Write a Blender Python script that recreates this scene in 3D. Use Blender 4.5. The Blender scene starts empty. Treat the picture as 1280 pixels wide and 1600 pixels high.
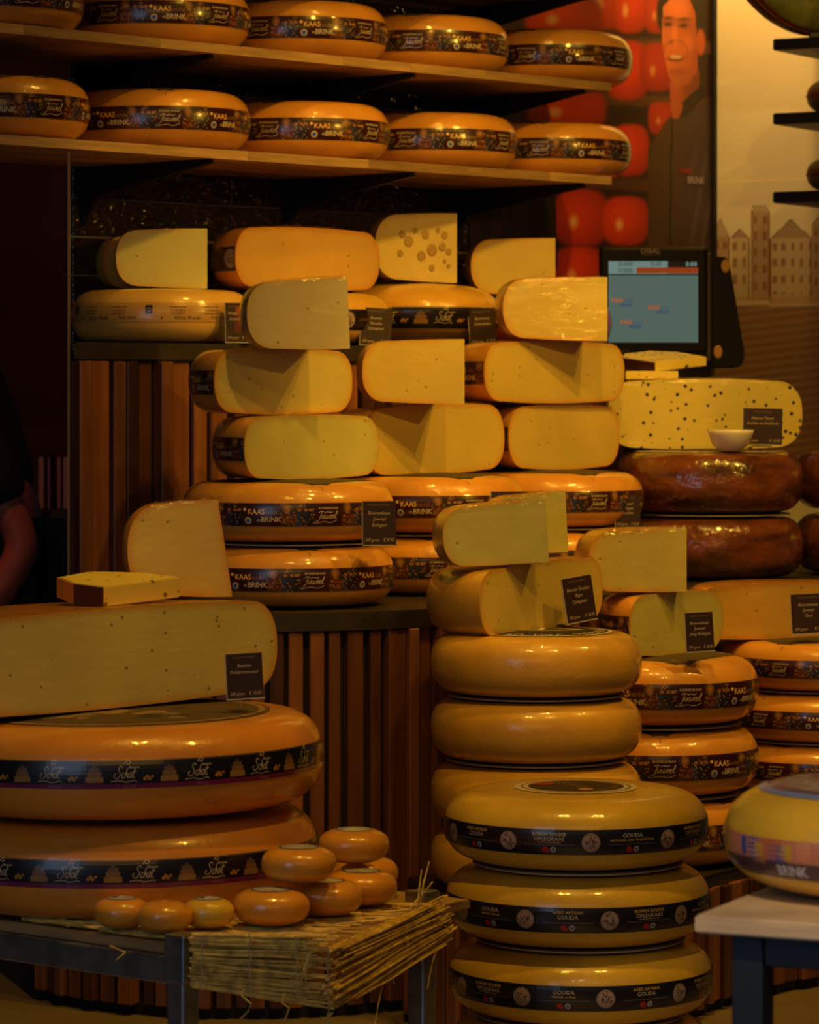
import bpy, bmesh, math, random
from mathutils import Vector, Matrix, noise as mnoise

random.seed(7)
S = bpy.context.scene
COL = S.collection
PI = math.pi
F = 5400.0            # focal length in pixels of the 1280 x 1600 frame
CX, HY = 640.0, 610.0 # principal point (the horizon lies at row 610)
EYE = 1.1             # camera height

# ------------------------------------------------------------------ camera
cam_d = bpy.data.cameras.new('camera'); cam = bpy.data.objects.new('camera', cam_d); COL.objects.link(cam)
cam.location = (0, 0, EYE); cam.rotation_euler = (PI/2, 0, 0)
cam_d.sensor_fit = 'HORIZONTAL'; cam_d.sensor_width = 36.0
cam_d.lens = F/1280*36.0
cam_d.shift_y = -(800-HY)/1280
cam_d.clip_start = 0.05; cam_d.clip_end = 60
cam_d.dof.use_dof = True; cam_d.dof.focus_distance = 5.5; cam_d.dof.aperture_fstop = 12.5
S.camera = cam

# ------------------------------------------------------------------ view, world, lamps
S.view_settings.view_transform = 'Standard'; S.view_settings.look = 'None'
S.view_settings.gamma = 1.0; S.view_settings.exposure = 0.0
S.view_settings.use_curve_mapping = False
w = bpy.data.worlds.new('world'); S.world = w; w.use_nodes = True
bgn = w.node_tree.nodes['Background']; bgn.inputs[0].default_value = (0.50, 0.66, 1.0, 1); bgn.inputs[1].default_value = 0.035

WARM = (1.0, 0.53, 0.06)
def spot(name, loc, aim, power, size=70, blend=0.5, r=0.03, col=WARM):
    d = bpy.data.lights.new(name, 'SPOT'); d.energy = power; d.color = col
    d.spot_size = math.radians(size); d.spot_blend = blend; d.shadow_soft_size = r
    o = bpy.data.objects.new(name, d); COL.objects.link(o); o.location = loc
    o.rotation_euler = (Vector(aim)-Vector(loc)).to_track_quat('-Z', 'Y').to_euler()
    return o
spot('ceiling_or_fill_spot', (0.45, 5.35, 2.72), (0.10, 6.5, 1.05), 46, 62)
spot('ceiling_or_fill_spot', (1.10, 5.90, 2.72), (0.45, 6.9, 1.15), 58, 60)
spot('ceiling_or_fill_spot', (-0.10, 4.45, 2.72), (-0.35, 5.0, 0.6), 56, 60)
spot('ceiling_or_fill_spot', (0.75, 4.40, 2.72), (0.30, 5.4, 0.4), 44, 60)
spot('ceiling_or_fill_spot', (0.25, 6.15, 2.80), (-0.15, 6.7, 1.65), 18, 80)
spot('ceiling_or_fill_spot', (1.70, 5.60, 2.72), (0.70, 6.6, 0.7), 58, 60)
spot('ceiling_or_fill_spot', (0.72, 8.02, 2.80), (0.80, 8.24, 1.9), 115, 60, blend=1.0, col=(1.0, 0.57, 0.13))
spot('ceiling_or_fill_spot', (1.45, 6.30, 2.75), (0.42, 8.0, 1.85), 30, 34, blend=0.8, col=(1.0, 0.55, 0.10))  # added spot that brightens the left part of the poster
spot('wall_spot', (1.28, 6.75, 2.16), (1.16, 8.06, 1.85), 14, 44, r=0.02, col=(1.0, 0.57, 0.13))
spot('ceiling_or_fill_spot', (0.15, 1.9, 2.60), (0.50, 3.9, 0.50), 130, 24, col=(1.0, 0.68, 0.34))  # added fill from the street side to brighten the foreground table
spot('passage_fill', (-1.3, 7.0, 2.6), (-0.8, 8.3, 0.9), 26, 90, col=(1.0, 0.25, 0.14))  # added reddish fill so the person and dim passage show; unseen source
spot('aisle_spot', (2.20, 5.00, 2.02), (-0.15, 7.0, 1.30), 56, 34, r=0.02)
al = bpy.data.lights.new('front_fill', 'AREA'); al.energy = 10; al.color = (1.0, 0.50, 0.10); al.shape = 'RECTANGLE'; al.size = 3.0; al.size_y = 1.0  # added soft warm fill from the front, lifts the shaded cheese sides
ao = bpy.data.objects.new('front_fill', al); COL.objects.link(ao); ao.location = (0.2, 0.9, 2.3); ao.rotation_euler = (Vector((0.1, 6.0, 0.5))-Vector(ao.location)).to_track_quat('-Z', 'Y').to_euler()

dl = bpy.data.lights.new('street_daylight', 'AREA'); dl.energy = 9; dl.color = (0.50, 0.70, 1.0); dl.shape = 'RECTANGLE'; dl.size = 1.3; dl.size_y = 1.7
do = bpy.data.objects.new('street_daylight', dl); COL.objects.link(do); do.location = (-1.9, 1.6, 1.4); do.rotation_euler = (Vector((-0.2, 5.0, 0.5))-Vector(do.location)).to_track_quat('-Z', 'Y').to_euler()

# ------------------------------------------------------------------ helpers
def P(px, py, y): return Vector(((px-CX)/F*y, y, EYE+(HY-py)/F*y))
def X(px, y): return (px-CX)/F*y
def Z(py, y): return EYE+(HY-py)/F*y
ANG = math.radians(43.8)
B2 = Vector((math.sin(ANG), math.cos(ANG))); N2 = Vector((math.cos(ANG), -math.sin(ANG)))
W0 = Vector((-1.04, 6.49))
def wp(t, d): return W0 + B2*t + N2*d           # t along the tiled wall, d out from it
def W(t, d, z): q = wp(t, d); return Vector((q.x, q.y, z))

def link(o, parent=None):
    COL.objects.link(o)
    if parent: o.parent = parent
    return o
def empty(name, loc=(0, 0, 0), rz=0.0, label=None, cat=None, group=None):
    o = bpy.data.objects.new(name, None); COL.objects.link(o); o.location = loc; o.rotation_euler = (0, 0, rz)
    o.empty_display_size = 0.05
    tag(o, label, cat, group); return o
def tag(o, label=None, cat=None, group=None, kind=None):
    if label: o['label'] = label
    if cat: o['category'] = cat
    if group: o['group'] = group
    if kind: o['kind'] = kind
    return o
def mesh_obj(name, verts, faces, mat, parent=None, smooth=False):
    me = bpy.data.meshes.new(name); me.from_pydata([tuple(v) for v in verts], [], faces); me.update()
    if mat: me.materials.append(mat)
    if smooth: me.polygons.foreach_set('use_smooth', [True]*len(me.polygons))
    return link(bpy.data.objects.new(name, me), parent)
def bm_obj(name, bm, mat, parent=None, smooth=False, loc=None):
    me = bpy.data.meshes.new(name); bmesh.ops.recalc_face_normals(bm, faces=bm.faces[:]); bm.to_mesh(me); bm.free()
    for m in (mat if isinstance(mat, (list, tuple)) else [mat]): me.materials.append(m)
    if smooth: me.polygons.foreach_set('use_smooth', [True]*len(me.polygons))
    o = link(bpy.data.objects.new(name, me), parent)
    if loc is not None: o.location = loc
    return o
def obj(name, me, parent=None, loc=None):
    o = link(bpy.data.objects.new(name, me), parent)
    if loc is not None: o.location = loc
    return o
def box_bm(sx, sy, sz, c=(0, 0, 0), bev=0.0, rot=None, seg=2):
    bm = bmesh.new(); bmesh.ops.create_cube(bm, size=1)
    bmesh.ops.scale(bm, vec=(sx, sy, sz), verts=bm.verts)
    if bev: bmesh.ops.bevel(bm, geom=bm.edges[:], offset=bev, segments=seg, affect='EDGES', profile=0.5)
    if rot: bmesh.ops.rotate(bm, matrix=rot, verts=bm.verts)
    bmesh.ops.translate(bm, vec=c, verts=bm.verts); return bm
def prism_bm(pts, z0, z1, bev=0.0):
    bm = bmesh.new()
    lo = [bm.verts.new((p[0], p[1], z0)) for p in pts]; hi = [bm.verts.new((p[0], p[1], z1)) for p in pts]
    n = len(pts); bm.faces.new(lo[::-1]); top = bm.faces.new(hi)
    for i in range(n): bm.faces.new((lo[i], lo[(i+1) % n], hi[(i+1) % n], hi[i]))
    if bev: bmesh.ops.bevel(bm, geom=[e for e in bm.edges if abs(e.verts[0].co.z-e.verts[1].co.z) < 1e-6], offset=bev, segments=2, affect='EDGES')
    return bm
def join_bm(a, b):
    me = bpy.data.meshes.new('tmp'); b.to_mesh(me); b.free(); a.from_mesh(me); bpy.data.meshes.remove(me); return a
def tube_bm(pts, r, seg=6, bm=None, r1=None):
    bm = bm or bmesh.new(); pts = [Vector(p) for p in pts]; rings = []
    for i, p in enumerate(pts):
        d = (pts[min(i+1, len(pts)-1)]-pts[max(i-1, 0)]).normalized()
        up = Vector((0, 0, 1)) if abs(d.z) < 0.9 else Vector((1, 0, 0))
        a = d.cross(up).normalized(); b = a.cross(d)
        rr = r if r1 is None else r+(r1-r)*i/(len(pts)-1)
        rings.append([bm.verts.new(p+(a*math.cos(k*2*PI/seg)+b*math.sin(k*2*PI/seg))*rr) for k in range(seg)])
    for q in range(len(rings)-1):
        for k in range(seg): bm.faces.new((rings[q][k], rings[q][(k+1) % seg], rings[q+1][(k+1) % seg], rings[q+1][k]))
    bm.faces.new(rings[0][::-1]); bm.faces.new(rings[-1]); return bm
def lathe_bm(prof, seg=72):
    bm = bmesh.new(); rings = []
    for r, z in prof:
        if r < 1e-6: rings.append([bm.verts.new((0, 0, z))])
        else: rings.append([bm.verts.new((r*math.sin(2*PI*k/seg), -r*math.cos(2*PI*k/seg), z)) for k in range(seg)])
    for a, b in zip(rings, rings[1:]):
        for k in range(seg):
            k2 = (k+1) % seg
            if len(a) == 1 and len(b) == 1: continue
            if len(a) == 1: bm.faces.new((a[0], b[k2], b[k]))
            elif len(b) == 1: bm.faces.new((a[k], a[k2], b[0]))
            else: bm.faces.new((a[k], a[k2], b[k2], b[k]))
    return bm

# ------------------------------------------------------------------ materials
def sl(r, g, b):   # sRGB 0-255 -> linear
    return tuple(((c/255)/12.92 if c/255 <= 0.04045 else ((c/255+0.055)/1.055)**2.4) for c in (r, g, b))
def mat(name, col, rough=0.5, metal=0.0, coat=0.0, coat_rough=0.1, spec=0.5, noise=None, bump=None, ramp=None, rnd=0.0, wave=None, sss=0.0, emis=None):
    m = bpy.data.materials.new(name); m.use_nodes = True; nt = m.node_tree; N = nt.nodes; L = nt.links
    p = N['Principled BSDF']; p.inputs['Base Color'].default_value = (*col, 1); p.inputs['Roughness'].default_value = rough
    p.inputs['Metallic'].default_value = metal; p.inputs['Coat Weight'].default_value = coat; p.inputs['Coat Roughness'].default_value = coat_rough
    p.inputs['Specular IOR Level'].default_value = spec
    if sss:
        p.inputs['Subsurface Weight'].default_value = sss; p.inputs['Subsurface Radius'].default_value = (0.01, 0.006, 0.002); p.inputs['Subsurface Scale'].default_value = 0.6
    if emis:
        p.inputs['Emission Color'].default_value = (*emis[0], 1); p.inputs['Emission Strength'].default_value = emis[1]
    tc = N.new('ShaderNodeTexCoord'); vec = tc.outputs['Object']; col_out = None
    if rnd or noise:
        oi = N.new('ShaderNodeObjectInfo')
        add = N.new('ShaderNodeVectorMath'); add.operation = 'ADD'
        mul = N.new('ShaderNodeMath'); mul.operation = 'MULTIPLY'; mul.inputs[1].default_value = 37.0
        L.new(oi.outputs['Random'], mul.inputs[0]); L.new(vec, add.inputs[0]); L.new(mul.outputs[0], add.inputs[1]); vec = add.outputs[0]
    if noise:          # (scale, strength, stretch xyz)
        mp = N.new('ShaderNodeMapping'); mp.inputs['Scale'].default_value = noise[2] if len(noise) > 2 else (1, 1, 1)
        L.new(vec, mp.inputs[0]); nz = N.new('ShaderNodeTexNoise'); nz.inputs['Scale'].default_value = noise[0]; nz.inputs['Detail'].default_value = 6
        L.new(mp.outputs[0], nz.inputs['Vector'])
        cr = N.new('ShaderNodeValToRGB'); a = noise[1]
        lo = tuple(max(0, c*(1-a)) for c in col); hi = tuple(min(1, c*(1+a)) for c in col)
        if ramp: lo, hi = ramp
        cr.color_ramp.elements[0].color = (*lo, 1); cr.color_ramp.elements[0].position = 0.3
        cr.color_ramp.elements[1].color = (*hi, 1); cr.color_ramp.elements[1].position = 0.7
        L.new(nz.outputs[0], cr.inputs[0]); col_out = cr.outputs[0]
    if rnd:
        hs = N.new('ShaderNodeHueSaturation'); hs.inputs['Color'].default_value = (*col, 1)
        mr = N.new('ShaderNodeMapRange'); mr.inputs[3].default_value = 1-rnd; mr.inputs[4].default_value = 1+rnd
        L.new(oi.outputs['Random'], mr.inputs[0]); L.new(mr.outputs[0], hs.inputs['Value'])
        if col_out: L.new(col_out, hs.inputs['Color'])
        col_out = hs.outputs[0]
    if col_out: L.new(col_out, p.inputs['Base Color'])
    if bump:           # (scale, strength, distance, stretch)
        mp2 = N.new('ShaderNodeMapping'); mp2.inputs['Scale'].default_value = bump[3] if len(bump) > 3 else (1, 1, 1)
        L.new(vec, mp2.inputs[0]); n2 = N.new('ShaderNodeTexNoise'); n2.inputs['Scale'].default_value = bump[0]; n2.inputs['Detail'].default_value = 3
        L.new(mp2.outputs[0], n2.inputs['Vector']); bp = N.new('ShaderNodeBump'); bp.inputs['Strength'].default_value = bump[1]; bp.inputs['Distance'].default_value = bump[2]
        L.new(n2.outputs[0], bp.inputs['Height']); L.new(bp.outputs[0], p.inputs['Normal']); L.new(bp.outputs[0], p.inputs['Coat Normal'])
    return m
def wax(name, col, rough=0.34, bs=0.35):
    return mat(name, col, rough, coat=0.7, coat_rough=0.07, noise=(9, 0.14), bump=(70, bs, 0.0022), sss=0.12)
M = {}
M['orange'] = wax('orange_wax', (0.74, 0.335, 0.045))
M['amber'] = wax('amber_wax', (0.72, 0.40, 0.05))
M['yellow'] = wax('yellow_wax', (0.74, 0.47, 0.04))
M['deep'] = wax('deep_orange_wax', (0.74, 0.29, 0.03))
M['baby'] = wax('small_wheel_wax', (0.74, 0.33, 0.03), 0.3)
M['cream_wax'] = wax('cream_wax', (0.72, 0.44, 0.10))
M['red'] = wax('red_wax', (0.30, 0.03, 0.015))
M['smoked'] = mat('smoked_rind', (0.15, 0.042, 0.012), 0.28, coat=1.0, coat_rough=0.06, noise=(9, 0.75, (1, 1, 3.5)), bump=(26, 0.8, 0.008))
M['green'] = mat('green_striped_rind', (0.16, 0.17, 0.03), 0.5, noise=(30, 0.35))
M['brown_rind'] = mat('brown_rind', (0.16, 0.04, 0.012), 0.5, noise=(20, 0.4))
M['black'] = mat('black_metal', (0.006, 0.005, 0.005), 0.5)
M['dark_top'] = mat('dark_worktop', (0.030, 0.022, 0.019), 0.45, noise=(30, 0.3), bump=(60, 0.1, 0.002))
M['core'] = mat('dark_carcass', (0.012, 0.008, 0.007), 0.7)
M['card'] = mat('dark_card', sl(58, 42, 36), 0.35, spec=0.4)
M['holder'] = mat('clear_card_holder', (0.45, 0.42, 0.36), 0.2, coat=0.5)
M['board'] = mat('pale_cardboard', (0.50, 0.42, 0.26), 0.7)
M['pine'] = mat('pine_board', (0.44, 0.27, 0.11), 0.5, noise=(9, 0.25, (1, 1, 14)), rnd=0.35)
M['slat'] = mat('slat_wood', (0.15, 0.054, 0.02), 0.38, noise=(10, 0.5, (3, 3, 0.16)), rnd=0.75, coat=0.15)
M['galv'] = mat('galvanised_steel', (0.42, 0.44, 0.47), 0.34, metal=0.9, noise=(24, 0.35), bump=(40, 0.08, 0.003))
M['straw'] = mat('straw', (0.80, 0.50, 0.11), 0.45, noise=(60, 0.45))
M['thread'] = mat('straw_thread', (0.45, 0.36, 0.2), 0.7)
M['navy'] = mat('navy_painted_steel', (0.012, 0.02, 0.036), 0.4)
M['tile'] = mat('black_glazed_tile', (0.030, 0.020, 0.013), 0.14, coat=0.6, coat_rough=0.05, bump=(22, 0.9, 0.02, (1, 1, 1.6)))
M['grout'] = mat('tile_grout', (0.34, 0.26, 0.17), 0.8)
M['plaster'] = mat('cream_plaster', (0.74, 0.66, 0.46), 0.85, noise=(3, 0.06))
M['darkwall'] = mat('maroon_wall', (0.035, 0.010, 0.008), 0.8, noise=(3, 0.5))
M['roomwall'] = mat('dark_brown_wall', (0.05, 0.035, 0.025), 0.85, noise=(4, 0.2))
M['floor'] = mat('beige_floor', (0.20, 0.15, 0.10), 0.45, noise=(6, 0.15), bump=(30, 0.05, 0.002))
M['ceil'] = mat('dark_ceiling', (0.05, 0.045, 0.04), 0.9, noise=(5, 0.15))
M['plastic'] = mat('black_plastic', (0.008, 0.007, 0.007), 0.35, spec=0.2)
M['cap'] = mat('orange_cap', (0.45, 0.22, 0.05), 0.5)
M['ceramic'] = mat('white_ceramic', (0.80, 0.74, 0.66), 0.2, coat=0.4)
M['cloth'] = mat('black_cloth', (0.008, 0.008, 0.011), 0.9, bump=(60, 0.2, 0.003))
M['skin'] = mat('skin', (0.42, 0.13, 0.08), 0.55, sss=0.15, noise=(40, 0.08))
M['hair'] = mat('dark_hair', (0.02, 0.012, 0.008), 0.5, bump=(150, 0.5, 0.004))
M['denim'] = mat('dark_trousers', (0.02, 0.025, 0.05), 0.85, bump=(120, 0.2, 0.002))
M['pack'] = mat('pale_pack', (0.40, 0.36, 0.42), 0.5)
M['lamp'] = mat('white_lamp_shell', (0.5, 0.5, 0.5), 0.4)

def print_mat(name, rough=0.3, coat=0.6, spec=0.5, emit=0.0):
    m = bpy.data.materials.new(name); m.use_nodes = True; N = m.node_tree.nodes; L = m.node_tree.links; p = N['Principled BSDF']
    a = N.new('ShaderNodeAttribute'); a.attribute_name = 'Col'; L.new(a.outputs['Color'], p.inputs['Base Color'])
    p.inputs['Roughness'].default_value = rough; p.inputs['Coat Weight'].default_value = coat; p.inputs['Coat Roughness'].default_value = 0.12
    if emit:
        L.new(a.outputs['Color'], p.inputs['Emission Color']); p.inputs['Emission Strength'].default_value = emit
        p.inputs['Base Color'].default_value = (0, 0, 0, 1)
        for l in list(p.inputs['Base Color'].links): L.remove(l)
    return m
M['print'] = print_mat('printed_foil'); M['matte_print'] = print_mat('printed_paper', 0.6, 0.0)
M['mural'] = print_mat('printed_mural', 0.8, 0.0); M['poster'] = print_mat('printed_poster', 0.45, 0.1)
M['screen'] = print_mat('lit_screen', 0.3, 0.0, emit=0.8)

def paste_mat(name, col, rind, eyes=0.8, eye_scale=55, specks=0.0, speck_col=(0.02, 0.015, 0.004), wrap=0.6, wr=0.18):
    m = bpy.data.materials.new(name); m.use_nodes = True; nt = m.node_tree; N = nt.nodes; L = nt.links; p = N['Principled BSDF']
    tc = N.new('ShaderNodeTexCoord'); oi = N.new('ShaderNodeObjectInfo')
    mul = N.new('ShaderNodeMath'); mul.operation = 'MULTIPLY'; mul.inputs[1].default_value = 19.0; L.new(oi.outputs['Random'], mul.inputs[0])
    add = N.new('ShaderNodeVectorMath'); L.new(tc.outputs['Object'], add.inputs[0]); L.new(mul.outputs[0], add.inputs[1]); v = add.outputs[0]
    nz = N.new('ShaderNodeTexNoise'); nz.inputs['Scale'].default_value = 7; nz.inputs['Detail'].default_value = 5; L.new(v, nz.inputs['Vector'])
    cr = N.new('ShaderNodeValToRGB'); cr.color_ramp.elements[0].position = 0.3; cr.color_ramp.elements[1].position = 0.75
    cr.color_ramp.elements[0].color = (*[c*0.86 for c in col], 1); cr.color_ramp.elements[1].color = (*[min(1, c*1.06) for c in col], 1); L.new(nz.outputs[0], cr.inputs[0])
    at = N.new('ShaderNodeAttribute'); at.attribute_name = 'edge'
    pw = N.new('ShaderNodeMath'); pw.operation = 'POWER'; pw.inputs[1].default_value = 1.5; L.new(at.outputs['Fac'], pw.inputs[0])
    mx = N.new('ShaderNodeMixRGB'); L.new(pw.outputs[0], mx.inputs[0]); L.new(cr.outputs[0], mx.inputs[1]); mx.inputs[2].default_value = (*rind, 1)
    out = mx.outputs[0]; hgt = None
    # small round eyes: random cells of a Voronoi pattern
    vo = N.new('ShaderNodeTexVoronoi'); vo.inputs['Scale'].default_value = eye_scale; L.new(v, vo.inputs['Vector'])
    sep = N.new('ShaderNodeSeparateColor'); L.new(vo.outputs['Color'], sep.inputs[0])
    pick = N.new('ShaderNodeMath'); pick.operation = 'LESS_THAN'; pick.inputs[1].default_value = 0.22*min(1.0, eyes)*2.0; L.new(sep.outputs[0], pick.inputs[0])
    rad = N.new('ShaderNodeMapRange'); rad.inputs[1].default_value = 0.08; rad.inputs[2].default_value = 0.20; rad.inputs[3].default_value = 1; rad.inputs[4].default_value = 0
    L.new(vo.outputs['Distance'], rad.inputs[0])
    eye = N.new('ShaderNodeMath'); eye.operation = 'MULTIPLY'; L.new(pick.outputs[0], eye.inputs[0]); L.new(rad.outputs[0], eye.inputs[1])
    mx2 = N.new('ShaderNodeMixRGB'); mx2.inputs[2].default_value = (*[c*0.5 for c in col], 1); L.new(eye.outputs[0], mx2.inputs[0]); L.new(out, mx2.inputs[1]); out = mx2.outputs[0]
    if specks:
        v2 = N.new('ShaderNodeTexVoronoi'); v2.inputs['Scale'].default_value = 75; L.new(v, v2.inputs['Vector'])
        s2 = N.new('ShaderNodeSeparateColor'); L.new(v2.outputs['Color'], s2.inputs[0])
        p2 = N.new('ShaderNodeMath'); p2.operation = 'LESS_THAN'; p2.inputs[1].default_value = specks; L.new(s2.outputs[1], p2.inputs[0])
        r2 = N.new('ShaderNodeMapRange'); r2.inputs[1].default_value = 0.24; r2.inputs[2].default_value = 0.34; r2.inputs[3].default_value = 1; r2.inputs[4].default_value = 0
        L.new(v2.outputs['Distance'], r2.inputs[0])
        e2 = N.new('ShaderNodeMath'); e2.operation = 'MULTIPLY'; L.new(p2.outputs[0], e2.inputs[0]); L.new(r2.outputs[0], e2.inputs[1])
        m3 = N.new('ShaderNodeMixRGB'); m3.inputs[2].default_value = (*speck_col, 1); L.new(e2.outputs[0], m3.inputs[0]); L.new(out, m3.inputs[1]); out = m3.outputs[0]
    L.new(out, p.inputs['Base Color'])
    sc = N.new('ShaderNodeMapping'); sc.inputs['Scale'].default_value = (1, 1, 2); L.new(v, sc.inputs[0])
    n3 = N.new('ShaderNodeTexNoise'); n3.inputs['Scale'].default_value = 22; n3.inputs['Detail'].default_value = 4; L.new(sc.outputs[0], n3.inputs['Vector'])
    sub = N.new('ShaderNodeMath'); sub.operation = 'MULTIPLY_ADD'; sub.inputs[1].default_value = -1.6; L.new(eye.outputs[0], sub.inputs[0]); L.new(n3.outputs[0], sub.inputs[2])
    bp = N.new('ShaderNodeBump'); bp.inputs['Strength'].default_value = 0.25; bp.inputs['Distance'].default_value = 0.004; L.new(sub.outputs[0], bp.inputs['Height']); L.new(bp.outputs[0], p.inputs['Normal'])
    p.inputs['Roughness'].default_value = 0.5; p.inputs['Subsurface Weight'].default_value = 0.15; p.inputs['Subsurface Radius'].default_value = (0.01, 0.006, 0.002); p.inputs['Subsurface Scale'].default_value = 0.6
    return m
M['paste'] = paste_mat('pale_yellow_paste', (0.76, 0.64, 0.19), (0.72, 0.34, 0.04))
M['paste2'] = paste_mat('golden_paste', (0.76, 0.58, 0.13), (0.72, 0.34, 0.04), eyes=0.5)
M['paste3'] = paste_mat('greenish_paste', (0.66, 0.62, 0.20), (0.66, 0.42, 0.10), eyes=0.3)
M['paste4'] = paste_mat('orange_paste', (0.74, 0.45, 0.10), (0.66, 0.28, 0.04), eyes=0.3)
M['paste5'] = paste_mat('ivory_paste', (0.78, 0.66, 0.30), (0.72, 0.50, 0.16), eyes=0.3)
M['swiss'] = paste_mat('large_holed_paste', (0.76, 0.60, 0.18), (0.70, 0.50, 0.12), eyes=0.0)
M['herb'] = paste_mat('herb_speckled_paste', (0.80, 0.66, 0.13), (0.74, 0.58, 0.10), eyes=0.0, specks=0.40)
M['herb2'] = paste_mat('cumin_speckled_paste', (0.80, 0.62, 0.11), (0.72, 0.40, 0.06), eyes=0.0, specks=0.25, speck_col=(0.2, 0.12, 0.02))

def wrap_mat():
    m = bpy.data.materials.new('cling_film'); m.use_nodes = True; nt = m.node_tree; N = nt.nodes; L = nt.links
    N.remove(N['Principled BSDF']); out = N['Material Output']
    tr = N.new('ShaderNodeBsdfTransparent'); gl = N.new('ShaderNodeBsdfGlossy'); gl.inputs['Roughness'].default_value = 0.09
    tc = N.new('ShaderNodeTexCoord'); oi = N.new('ShaderNodeObjectInfo'); add = N.new('ShaderNodeVectorMath')
    mul = N.new('ShaderNodeMath'); mul.operation = 'MULTIPLY'; mul.inputs[1].default_value = 23.0
    L.new(oi.outputs['Random'], mul.inputs[0]); L.new(tc.outputs['Object'], add.inputs[0]); L.new(mul.outputs[0], add.inputs[1])
    mp = N.new('ShaderNodeMapping'); mp.inputs['Scale'].default_value = (1.0, 1.0, 3.2); mp.inputs['Rotation'].default_value = (0.3, 0.5, 0.2); L.new(add.outputs[0], mp.inputs[0])
    nz = N.new('ShaderNodeTexNoise'); nz.inputs['Scale'].default_value = 16; nz.inputs['Detail'].default_value = 5; nz.inputs['Distortion'].default_value = 1.4; L.new(mp.outputs[0], nz.inputs['Vector'])
    bp = N.new('ShaderNodeBump'); bp.inputs['Strength'].default_value = 0.55; bp.inputs['Distance'].default_value = 0.006; L.new(nz.outputs[0], bp.inputs['Height']); L.new(bp.outputs[0], gl.inputs['Normal'])
    lw = N.new('ShaderNodeLayerWeight'); lw.inputs['Blend'].default_value = 0.5; L.new(bp.outputs[0], lw.inputs['Normal'])
    pw = N.new('ShaderNodeMath'); pw.operation = 'POWER'; pw.inputs[1].default_value = 4.0; L.new(lw.outputs['Facing'], pw.inputs[0])
    fr = N.new('ShaderNodeMath'); fr.operation = 'MULTIPLY_ADD'; fr.inputs[1].default_value = 0.3; fr.inputs[2].default_value = 0.06; L.new(pw.outputs[0], fr.inputs[0])
    mx = N.new('ShaderNodeMixShader'); L.new(fr.outputs[0], mx.inputs[0]); L.new(tr.outputs[0], mx.inputs[1]); L.new(gl.outputs[0], mx.inputs[2])
    L.new(mx.outputs[0], out.inputs['Surface']); return m
M['wrap'] = wrap_mat()

# ------------------------------------------------------------------ flat print: coloured polygons laid on a surface
_txt = {}
def text_polys(s, shear=0.0, bold=0.0):
    k = (s, shear, bold)
    if k in _txt: return _txt[k]
    c = bpy.data.curves.new('t', 'FONT'); c.body = s; c.resolution_u = 2; c.shear = shear; c.offset = bold; c.fill_mode = 'FRONT'
    o = bpy.data.objects.new('t', c); COL.objects.link(o)
    dg = bpy.context.evaluated_depsgraph_get(); me = bpy.data.meshes.new_from_object(o.evaluated_get(dg))
    vs = [(v.co.x, v.co.y) for v in me.vertices]; pl = [[vs[i] for i in q.vertices] for q in me.polygons]
    bpy.data.objects.remove(o); bpy.data.curves.remove(c); bpy.data.meshes.remove(me)
    xs = [p[0] for q in pl for p in q]; w0, w1 = (min(xs), max(xs)) if xs else (0, 1)
    _txt[k] = (pl, w0, w1); return _txt[k]
JUWEEL = [[(0.0, -.5), (.25, -.75), (.55, -.3), (.75, 1.2), (.82, 1.9)], [(.2, 1.6), (.55, 1.95), (1.2, 1.85)],
 [(1.05, .95), (1.0, .3), (1.12, .03), (1.38, .25), (1.5, .95), (1.48, .25), (1.65, .05)],
 [(1.78, .95), (1.76, .3), (1.92, .03), (2.15, .4), (2.2, .9), (2.22, .3), (2.38, .03), (2.62, .4), (2.7, .95)],
 [(2.85, .45), (3.12, .6), (3.2, .85), (3.02, 1.0), (2.84, .6), (2.87, .15), (3.07, .02), (3.3, .2)],
 [(3.35, .45), (3.62, .6), (3.7, .85), (3.52, 1.0), (3.34, .6), (3.37, .15), (3.57, .02), (3.8, .2)],
 [(3.85, .4), (4.2, 1.2), (4.27, 1.85), (4.1, 1.9), (4.0, 1.2), (4.0, .3), (4.15, .02), (4.35, .2)],
 [(-.5, -1.0), (.1, -1.25), (.9, -1.05), (2.0, -.85), (3.2, -1.15), (4.2, -.8), (4.6, -.4)], [(1.4, 1.5), (2.0, 1.85), (2.6, 1.6), (3.1, 1.8)]]
SCHRIFT = [[(.9, 1.7), (.55, 2.0), (.25, 1.6), (.5, 1.15), (.75, .6), (.45, .05), (0, .1), (-.25, .5), (-.05, .8)],
 [(1.4, .85), (1.2, .95), (1.05, .5), (1.2, .05), (1.45, .2)], [(1.55, .05), (1.7, 1.7), (1.65, .6), (1.85, .9), (1.95, .1)],
 [(2.55, .85), (2.3, .95), (2.12, .5), (2.25, .05), (2.5, .3), (2.6, .9), (2.6, .1)], [(2.95, 1.6), (2.85, .3), (3.0, .03), (3.2, .2)], [(2.65, 1.1), (3.25, 1.15)],
 [(-.5, -.5), (.8, -.35), (2.0, -.6), (3.3, -.35), (3.7, -.6)], [(1.0, 2.3), (1.4, 2.9), (1.9, 2.7), (1.7, 2.3), (1.3, 2.5)]]
def catmull(pts, n=5):
    out = []
    for i in range(len(pts)-1):
        p0, p1, p2, p3 = pts[max(i-1, 0)], pts[i], pts[i+1], pts[min(i+2, len(pts)-1)]
        for k in range(n):
            t = k/n
            out.append(tuple(0.5*((2*p1[j])+(-p0[j]+p2[j])*t+(2*p0[j]-5*p1[j]+4*p2[j]-p3[j])*t*t+(-p0[j]+3*p1[j]-3*p2[j]+p3[j])*t**3) for j in (0, 1)))
    out.append(pts[-1]); return out
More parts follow.
